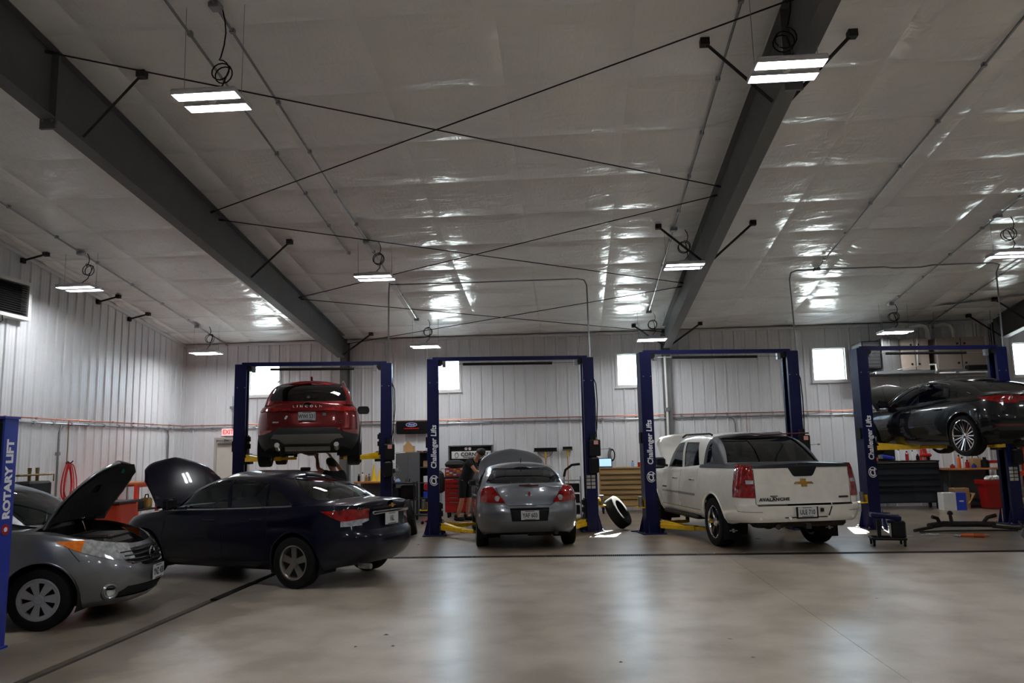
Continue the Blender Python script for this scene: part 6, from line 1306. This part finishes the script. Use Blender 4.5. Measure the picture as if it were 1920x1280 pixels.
for k, (z, c) in enumerate(((.125, 'white'), (.575, 'paper'), (1.025, 'red'))): tag(MB().b2(10.32, 10.75, 18.15, 18.45, z, z+.22, bev=.01).build('parts_box', M[c]), '%s carton on the dark shelf at the right edge' % ('white', 'pale', 'red')[k], 'box', 'cartons on the right shelf')
# furnaces on a hung platform, upper right
t = thing('hung_platform', 'galvanised platform carrying the furnaces high on the back wall', 'platform', (9.4, 20.9, 3.40))
for yy in (-.45, .45): MB().b2(-1.55, 1.6, yy-.03, yy+.03, 0, .06).build('rail', M['galv'], t, smooth=0)
MB().b2(-1.5, 1.55, -.42, .42, .06, .075).build('deck', M['duct'], t, smooth=0)
for x in (-1.3, 0, 1.4):
    for yy in (-.45, .45): MB().cyl((x, yy, .06), (x, yy, zc(20.9+yy)-3.40-.05), .008, n=6).build('hanger_rod', M['galv'], t)
def furnace(x0, x1, label, flue):
    t = thing('furnace', label, 'furnace', ((x0+x1)/2, 20.9, 3.48)); w = (x1-x0)/2; MB().b2(-w, w, -.36, .36, 0, .82, bev=.01).build('cabinet', M['furnace'], t); MB().b2(-.006, .006, -.365, -.36, .02, .8).build('panel_joint', M['hole'], t, smooth=0)
    for x in (-.09, .09):
        for z in (.16, .66): MB().cyl((x, -.36, z), (x, -.38, z), .026, n=12).build('screw_knob', M['black'], t)
    p = [(flue, -.2, .82), (flue, -.2, 1.05), (flue-.03, -.15, 1.15), (flue-.12, -.05, 1.2), (flue-.25, .3, 1.2)]; MB().tube(p, .05, n=10).build('flue', M['pvc'], t)
    return t
furnace(8.55, 9.25, 'left taupe furnace on the hung platform', .42); furnace(9.45, 10.65, 'right taupe furnace on the hung platform', -.1)
t = thing('air_duct', 'shiny sheet metal duct left of the furnaces', 'duct', (8.30, 20.9, 3.48)); MB().b2(-.22, .22, -.35, .35, 0, .85, bev=.01).build('plenum', M['duct'], t); MB().b2(-.02, .02, -.37, .37, -.01, .87).build('seam_collar', M['galv'], t, smooth=0)
t = thing('return_grille', 'black intake box at the left end of the duct', 'duct', (7.82, 20.9, 3.55)); MB().b2(-.24, .22, -.38, .38, 0, .72, bev=.02).build('box', M['black'], t)
for k in range(7): MB().b2(-.22, .2, -.39, -.38, .06+k*.09, .09+k*.09).build('slat', M['dark_steel'], t, smooth=0)
run('condensate_pipe', [(9.15, 20.35, 3.60), (9.30, 20.35, 3.60), (9.31, 20.35, 3.42), (9.33, 20.35, 3.38), (10.6, 20.35, 3.38)], .022, M['pvc'], 'white plastic drain pipe stepping below the furnaces', 'pipe', None, [(9.31, 20.35, 3.40), (9.8, 20.35, 3.40)])
tag(MB().b2(10.70, 11.15, 21.36, 21.48, 3.50, 3.95, bev=.02).build('control_panel', M['white']), 'white box on the wall right of the furnace platform', 'box')
tag(MB().tube([(10.95, 20.4, 3.45), (10.3, 20.4, 3.55)], .02).b2(10.1, 10.6, 20.35, 20.55, 3.44, 3.56).build('condensate_pump', M['black']), 'black pump below the right furnace', 'pump')
tag(MB().tube([(8.42, 20.5, 3.5), (8.9, 20.45, 3.58), (8.95, 20.45, 4.5)], .012).build('gas_line', M['galv']), 'thin gas line rising before the left furnace', 'pipe')
tag(MB().add([(9.2, 19.9, zc(19.9)-.06), (11.2, 19.2, zc(19.2)-.10), (11.2, 19.42, zc(19.4)-.03), (9.35, 20.1, zc(20.1)-.02)], [(0, 1, 2, 3)]).build('loose_vinyl_flap', P('pale_green_vinyl', L(196, 216, 212), .35), smooth=0), 'pale green strip of torn insulation hanging from the right ceiling', 'insulation')
# rolling jack cart before the right lift
t = thing('transmission_jack', 'low rolling cart with a blue saddle and black box beside the white pickup', 'cart', (5.18, 13.62, 0), math.radians(-12))
for a, b in (((-.24, -.18), (.26, -.18)), ((-.24, .18), (.26, .18)), ((-.24, -.18), (-.24, .18)), ((.26, -.18), (.26, .18))): MB().tube([(*a, .12), (*b, .12)], .022, n=6).build('base_bar', M['black'], t)
for x in (-.22, .24):
    for y in (-.17, .17): MB().cyl((x-.014, y, .04), (x+.014, y, .04), .04, n=12).b2(x-.02, x+.02, y-.02, y+.02, .06, .11).build('caster', M['rubber'], t)
MB().b2(-.14, -.08, -.03, .03, .12, .42).build('column', M['black'], t, smooth=0); MB().b2(.06, .28, -.14, .14, .13, .40, bev=.02).build('pump_box', M['black'], t)
MB().box((0, 0, .47), (.46, .26, .07), R=Matrix.Rotation(.12, 3, 'Y'), bev=.015).build('saddle', M['navy'], t); MB().b2(.08, .2, -.1, .02, .49, .52, bev=.01).build('clamp', M['steel'], t); MB().box((.06, -.16, .40), (.12, .02, .05), bev=.01).build('bracket', M['navy'], t)
# subframe and scattered parts on the floor
t = thing('front_subframe', 'oily steel subframe lying on the floor under the charcoal sedan', 'car part', (7.30, 15.60, 0))
MB().tube([(-.6, -.05, .10), (-.3, .02, .13), (0, .04, .12), (.3, .02, .12), (.62, -.03, .11)], .055, n=8).build('crossmember', M['rust'], t)
MB().tube([(-.36, .02, .14), (-.42, -.02, .24), (-.52, -.04, .27)], .035).build('horn', M['rust'], t); MB().tube([(.42, .02, .13), (.5, 0, .24), (.66, 0, .28)], .035).build('horn', M['rust'], t)
MB().cyl((-.14, .02, .12), (-.16, .02, .30), .035, .03).lathe([(0, .0), (.05, .01), (.05, .05), (.02, .08), (0, .08)], (-.16, .02, .29), (0, 0, 1), 12).build('mount', M['rust'], t)
MB().tube([(-.55, -.08, .08), (-.85, -.2, .05), (-.95, -.25, .04)], .03).build('control_arm', M['rust'], t); MB().tube([(.55, -.05, .08), (.9, -.15, .05), (1.05, -.2, .05)], .03).build('control_arm', M['rust'], t)
MB().tube([(-.9, -.35, .03), (-.5, -.3, .035), (.5, -.3, .035), (.85, -.34, .03)], .016).build('steering_rack', M['rust'], t)
t = thing('drop_light', 'orange hand tool lying before the subframe', 'tool', (7.02, 14.55, 0), -.5); MB().tube([(-.2, 0, .035), (.0, 0, .035)], .028).build('grip', M['orange'], t); MB().tube([(.0, 0, .035), (.16, .0, .035)], .04).tube([(.16, 0, .035), (.24, 0, .03)], .012).build('head', P('dull_orange', L(170, 76, 24), .5), t)
for k, (x, y, w, h, a) in enumerate(((6.35, 14.98, .12, .07, .2), (6.55, 15.08, .22, .12, -.3), (6.48, 14.92, .16, .1, .5), (6.86, 14.75, .14, .16, .8), (6.05, 14.8, .1, .08, 0))):
    g_ = MB().grid([[(-w/2+w*i/3, -h/2+h*j/2, .004+.012*abs(math.sin(i*1.9+j*2.3+k))) for i in range(4)] for j in range(3)]).build('paper_scrap', M['paper'], smooth=0); g_.location = (x, y, 0); g_.rotation_euler = (0, 0, a)
    tag(g_, '%s white paper scrap on the floor before the subframe' % ('small', 'widest', 'middle', 'triangular, separate', 'smallest')[k], 'paper', 'paper scraps')
t = thing('wheel_hub', 'wheel hub with a pale disc lying at the right edge of the floor', 'car part', (7.72, 14.2, 0)); MB().cyl((0, -.05, .10), (0, .0, .10), .10, n=20).build('disc', M['steel'], t); MB().cyl((0, -.1, .10), (0, -.05, .10), .05, n=14).build('hub', M['decal'], t); MB().tube([(.0, .0, .12), (-.05, .1, .28), (.25, .2, .24), (.4, .2, .05)], .022).build('axle', M['rust'], t)
tag(MB().b2(6.9, 7.5, 19.4, 19.6, 0, .02).b2(7.1, 7.3, 19.42, 19.5, .02, .03).build('floor_tray', M['dark_steel']), 'flat dark tray on the floor before the slate grey chest', 'tray')
for k, (x, y) in enumerate(((-1.78, 7.5), (-1.95, 7.06), (-1.62, 7.08), (1.36, 7.3), (-1.55, 8.6), (.35, 6.55), (3.3, 9.1), (1.42, 6.7))):
    a = random.uniform(0, 3); s = .03 if k in (0, 3) else .02
    g_ = MB().add([(-s, 0, .006), (0, s*.5, .012), (s, 0, .005), (0, -s*.4, .006)], [(0, 1, 2, 3)]).build('dry_leaf', P('dry_leaf', L(50, 56, 30), .8), smooth=0); g_.location = (x, y, 0); g_.rotation_euler = (0, 0, a)
    tag(g_, 'tiny dry leaf scrap on the open concrete floor', 'leaf', 'leaf scraps on the floor')
t = thing('lift_tool', 'flat black pry tool on the floor beside the leaning tire', 'tool', (1.25, 16.2, 0), .2); MB().b2(-.08, .08, -.02, .02, 0, .02).build('bar', M['black'], t, smooth=0); MB().cyl((.08, 0, .012), (.12, 0, .012), .012).build('tip', M['steel'], t)
# ------------------------------------------------------------------ people
def skin_mesh(name, verts, edges, root_i, mat, parent, sub=2):
    me = bpy.data.meshes.new(name); me.from_pydata([v[:3] for v in verts], edges, []); bm = bmesh.new(); bm.from_mesh(me); ly = bm.verts.layers.skin.verify(); bm.verts.ensure_lookup_table()
    for i, v in enumerate(bm.verts): r = verts[i][3]; v[ly].radius = (r, r*(verts[i][4] if len(verts[i]) > 4 else 1)); v[ly].use_root = i == root_i
    bm.to_mesh(me); bm.free(); o = obj(name, me, mat, parent); k = o.modifiers.new('skin', 'SKIN'); k.use_smooth_shade = True; s = o.modifiers.new('sub', 'SUBSURF'); s.levels = sub; s.render_levels = sub; return o
def person(label, loc, rz, J):
    """J: joint positions in local space, +x = where the figure faces"""
    t = thing('person', label, 'person', loc, rz); V = []; E_ = []; ix = {}
    def add(n, p, r, par=None, fl=1):
        ix[n] = len(V); V.append((*p, r, fl))
        if par: E_.append((ix[par], ix[n]))
    lp = lambda a, b, f: tuple(Vector(a).lerp(Vector(b), f))
    add('pel', J['pel'], .13); add('wai', lp(J['pel'], J['che'], .45), .115, 'pel'); add('che', J['che'], .14, 'wai'); add('neck0', lp(J['che'], J['head'], .45), .062, 'che'); add('neck', lp(J['che'], J['head'], .68), .055, 'neck0'); add('head', J['head'], .092, 'neck'); hd = (Vector(J['head'])-Vector(J['che'])).normalized(); add('crown', tuple(Vector(J['head'])+hd*.10), .075, 'head')
    for s, nm in ((1, 'l'), (-1, 'r')):
        sh, el, wr = J[nm+'sh'], J[nm+'el'], J[nm+'wr']; add(nm+'sh', sh, .062, 'che'); add(nm+'ua', lp(sh, el, .5), .05, nm+'sh'); add(nm+'el', el, .040, nm+'ua'); add(nm+'fa', lp(el, wr, .4), .040, nm+'el'); add(nm+'wr', wr, .027, nm+'fa')
        d = (Vector(wr)-Vector(el)).normalized(); sd = d.cross(Vector((0, 0, 1))).normalized(); pm = Vector(wr)+d*.07; add(nm+'pa', tuple(pm), .033, nm+'wr', .55)
        for q, (o_, ln) in enumerate(((-.03, .075), (-.01, .088), (.012, .083), (.032, .065))):
            b = pm+sd*o_+d*.03; k1 = b+d*ln*.5+Vector((0, 0, -.012)); k2 = b+d*ln*.85+Vector((0, 0, -.04)); add(nm+'f%d' % q, tuple(b), .010, nm+'pa'); add(nm+'g%d' % q, tuple(k1), .009, nm+'f%d' % q); add(nm+'h%d' % q, tuple(k2), .008, nm+'g%d' % q)
        tb = Vector(wr)+d*.03-sd*.035; add(nm+'t0', tuple(tb), .012, nm+'wr'); add(nm+'t1', tuple(tb+d*.045-sd*.02), .010, nm+'t0')
        hp, kn, an = J[nm+'hp'], J[nm+'kn'], J[nm+'an']; add(nm+'hp', hp, .095, 'pel'); add(nm+'th', lp(hp, kn, .5), .078, nm+'hp'); add(nm+'kn', kn, .058, nm+'th'); add(nm+'ca', lp(kn, an, .35), .058, nm+'kn'); add(nm+'an', an, .04, nm+'ca'); add(nm+'to', tuple(Vector(an)+Vector((.13, 0, -.05))), .035, nm+'an')
    skin_mesh('body', V, E_, 0, M['skin'], t)
    hp_ = Vector(J['head']); f = Vector(J.get('face', (1, 0, 0))).normalized(); sd = f.cross(hd).normalized()
    def ell(name, c, r, mat, par): return MB(Matrix.Translation(c)).lathe([(r*math.sin(k*PI/8), -r*math.cos(k*PI/8)) for k in range(9)], (0, 0, 0), (0, 0, 1), 12).build(name, mat, par)
    ell('nose', hp_+f*.098+hd*.0, .016, M['skin'], t)
    for s in (-1, 1): ell('eye', hp_+f*.083+sd*.033*s+hd*.03, .012, M['hole'], t); ell('ear', hp_+sd*.09*s+hd*.01-f*.01, .022, M['skin'], t)
    MB().tube([hp_+f*.088-hd*.045+sd*q for q in (-.025, 0, .025)], .006, n=5).build('mouth', P('lip', L(150, 88, 78), .5), t)
    hb = MB(); rows = []
    for i in range(7):
        th = i*PI*.56/6; rows.append([tuple(hp_+hd*(.03+.128*math.cos(th))+(-f*math.cos(a)+sd*math.sin(a))*.112*math.sin(th)-f*.012) for a in [k*2*PI/16 for k in range(16)]])
    hb.grid(rows, True).build('hair', M['hair'], t, smooth=80)
    sv = [(*lp(J['pel'], J['che'], -.15), .175), (*lp(J['pel'], J['che'], .12), .17), (*lp(J['pel'], J['che'], .5), .155), (*J['che'], .175), (*lp(J['che'], J['head'], .38), .08)]; se = [(0, 1), (1, 2), (2, 3), (3, 4)]
    for nm in 'lr': k = len(sv); sv += [(*J[nm+'sh'], .085), (*lp(J[nm+'sh'], J[nm+'el'], .6), .07)]; se += [(3, k), (k, k+1)]
    skin_mesh('t_shirt', sv, se, 0, M['shirt'], t)
    pv = [(*lp(J['pel'], J['che'], .24), .155)]; pe = []; ln = J.get('trouser', .95)
    for nm in 'lr': k = len(pv); pv += [(*J[nm+'hp'], .125), (*lp(J[nm+'hp'], J[nm+'kn'], .55), .098), (*lp(J[nm+'hp'], J[nm+'kn'], .98), .09)]; pe += [(0, k), (k, k+1), (k+1, k+2)]
    if ln > 1:
        for q, nm in enumerate('lr'): k = len(pv); pv.append((*lp(J[nm+'kn'], J[nm+'an'], .9), .075)); pe.append((3+q*3, k))
    skin_mesh('trousers' if ln > 1 else 'shorts', pv, pe, 0, J.get('tmat', M['shirt']), t)
    for nm in 'lr':
        a = Vector(J[nm+'an']); MB().box(a+Vector((.06, 0, -.045)), (.29, .105, .09), bev=.03).box(a+Vector((-.02, 0, .02)), (.12, .1, .1), bev=.03).build('shoe', M['black'], t)
    return t
person('mechanic in black shirt and shorts leaning over the grey sedan engine', (-2.60, 19.1, 0), math.radians(-25), dict(pel=(0, 0, .96), che=(.22, 0, 1.36), head=(.46, 0, 1.60), face=(.8, 0, -.6), lsh=(.25, .19, 1.43), rsh=(.25, -.19, 1.43), lel=(.45, .22, 1.2), rel=(.45, -.22, 1.2), lwr=(.68, .16, 1.12), rwr=(.68, -.14, 1.10), lhp=(0, .09, .93), rhp=(0, -.09, .93), lkn=(.06, .11, .50), rkn=(.0, -.12, .50), lan=(-.02, .12, .095), ran=(-.14, -.12, .095)))
person('mechanic in a black shirt reaching up under the raised red crossover', (-4.62, 15.3, 0), math.radians(150), dict(pel=(-.08, 0, .80), che=(.06, 0, 1.20), head=(.16, 0, 1.46), face=(1, 0, .35), lsh=(.05, .19, 1.27), rsh=(.05, -.19, 1.27), lel=(.22, .30, 1.40), rel=(.2, -.28, 1.36), lwr=(.36, .2, 1.60), rwr=(.36, -.18, 1.60), lhp=(-.08, .09, .77), rhp=(-.08, -.09, .77), lkn=(.14, .12, .44), rkn=(.12, -.12, .44), lan=(-.06, .13, .095), ran=(-.08, -.13, .095), trouser=1.2, tmat=P('grey_work_trousers', L(96, 96, 98), .85, var=.1, bump=.2)))
t = thing('oil_drain', 'dark oil drain stand with a red funnel under the raised red crossover', 'stand', (-5.05, 15.6, 0)); MB().cyl((0, 0, .06), (0, 0, .55), .22, n=24).build('drum', M['navy'], t); MB().cyl((0, 0, .55), (0, 0, 1.25), .025).build('pole', M['steel'], t); MB().lathe([(.03, 1.2), (.2, 1.32), (.21, 1.34)], (0, 0, 0), (0, 0, 1), 20).build('funnel', M['red'], t)
for a in (0, 2.1, 4.2): MB().cyl((.2*math.cos(a), .2*math.sin(a)-.015, .035), (.2*math.cos(a), .2*math.sin(a)+.015, .035), .035, n=10).build('caster', M['rubber'], t)
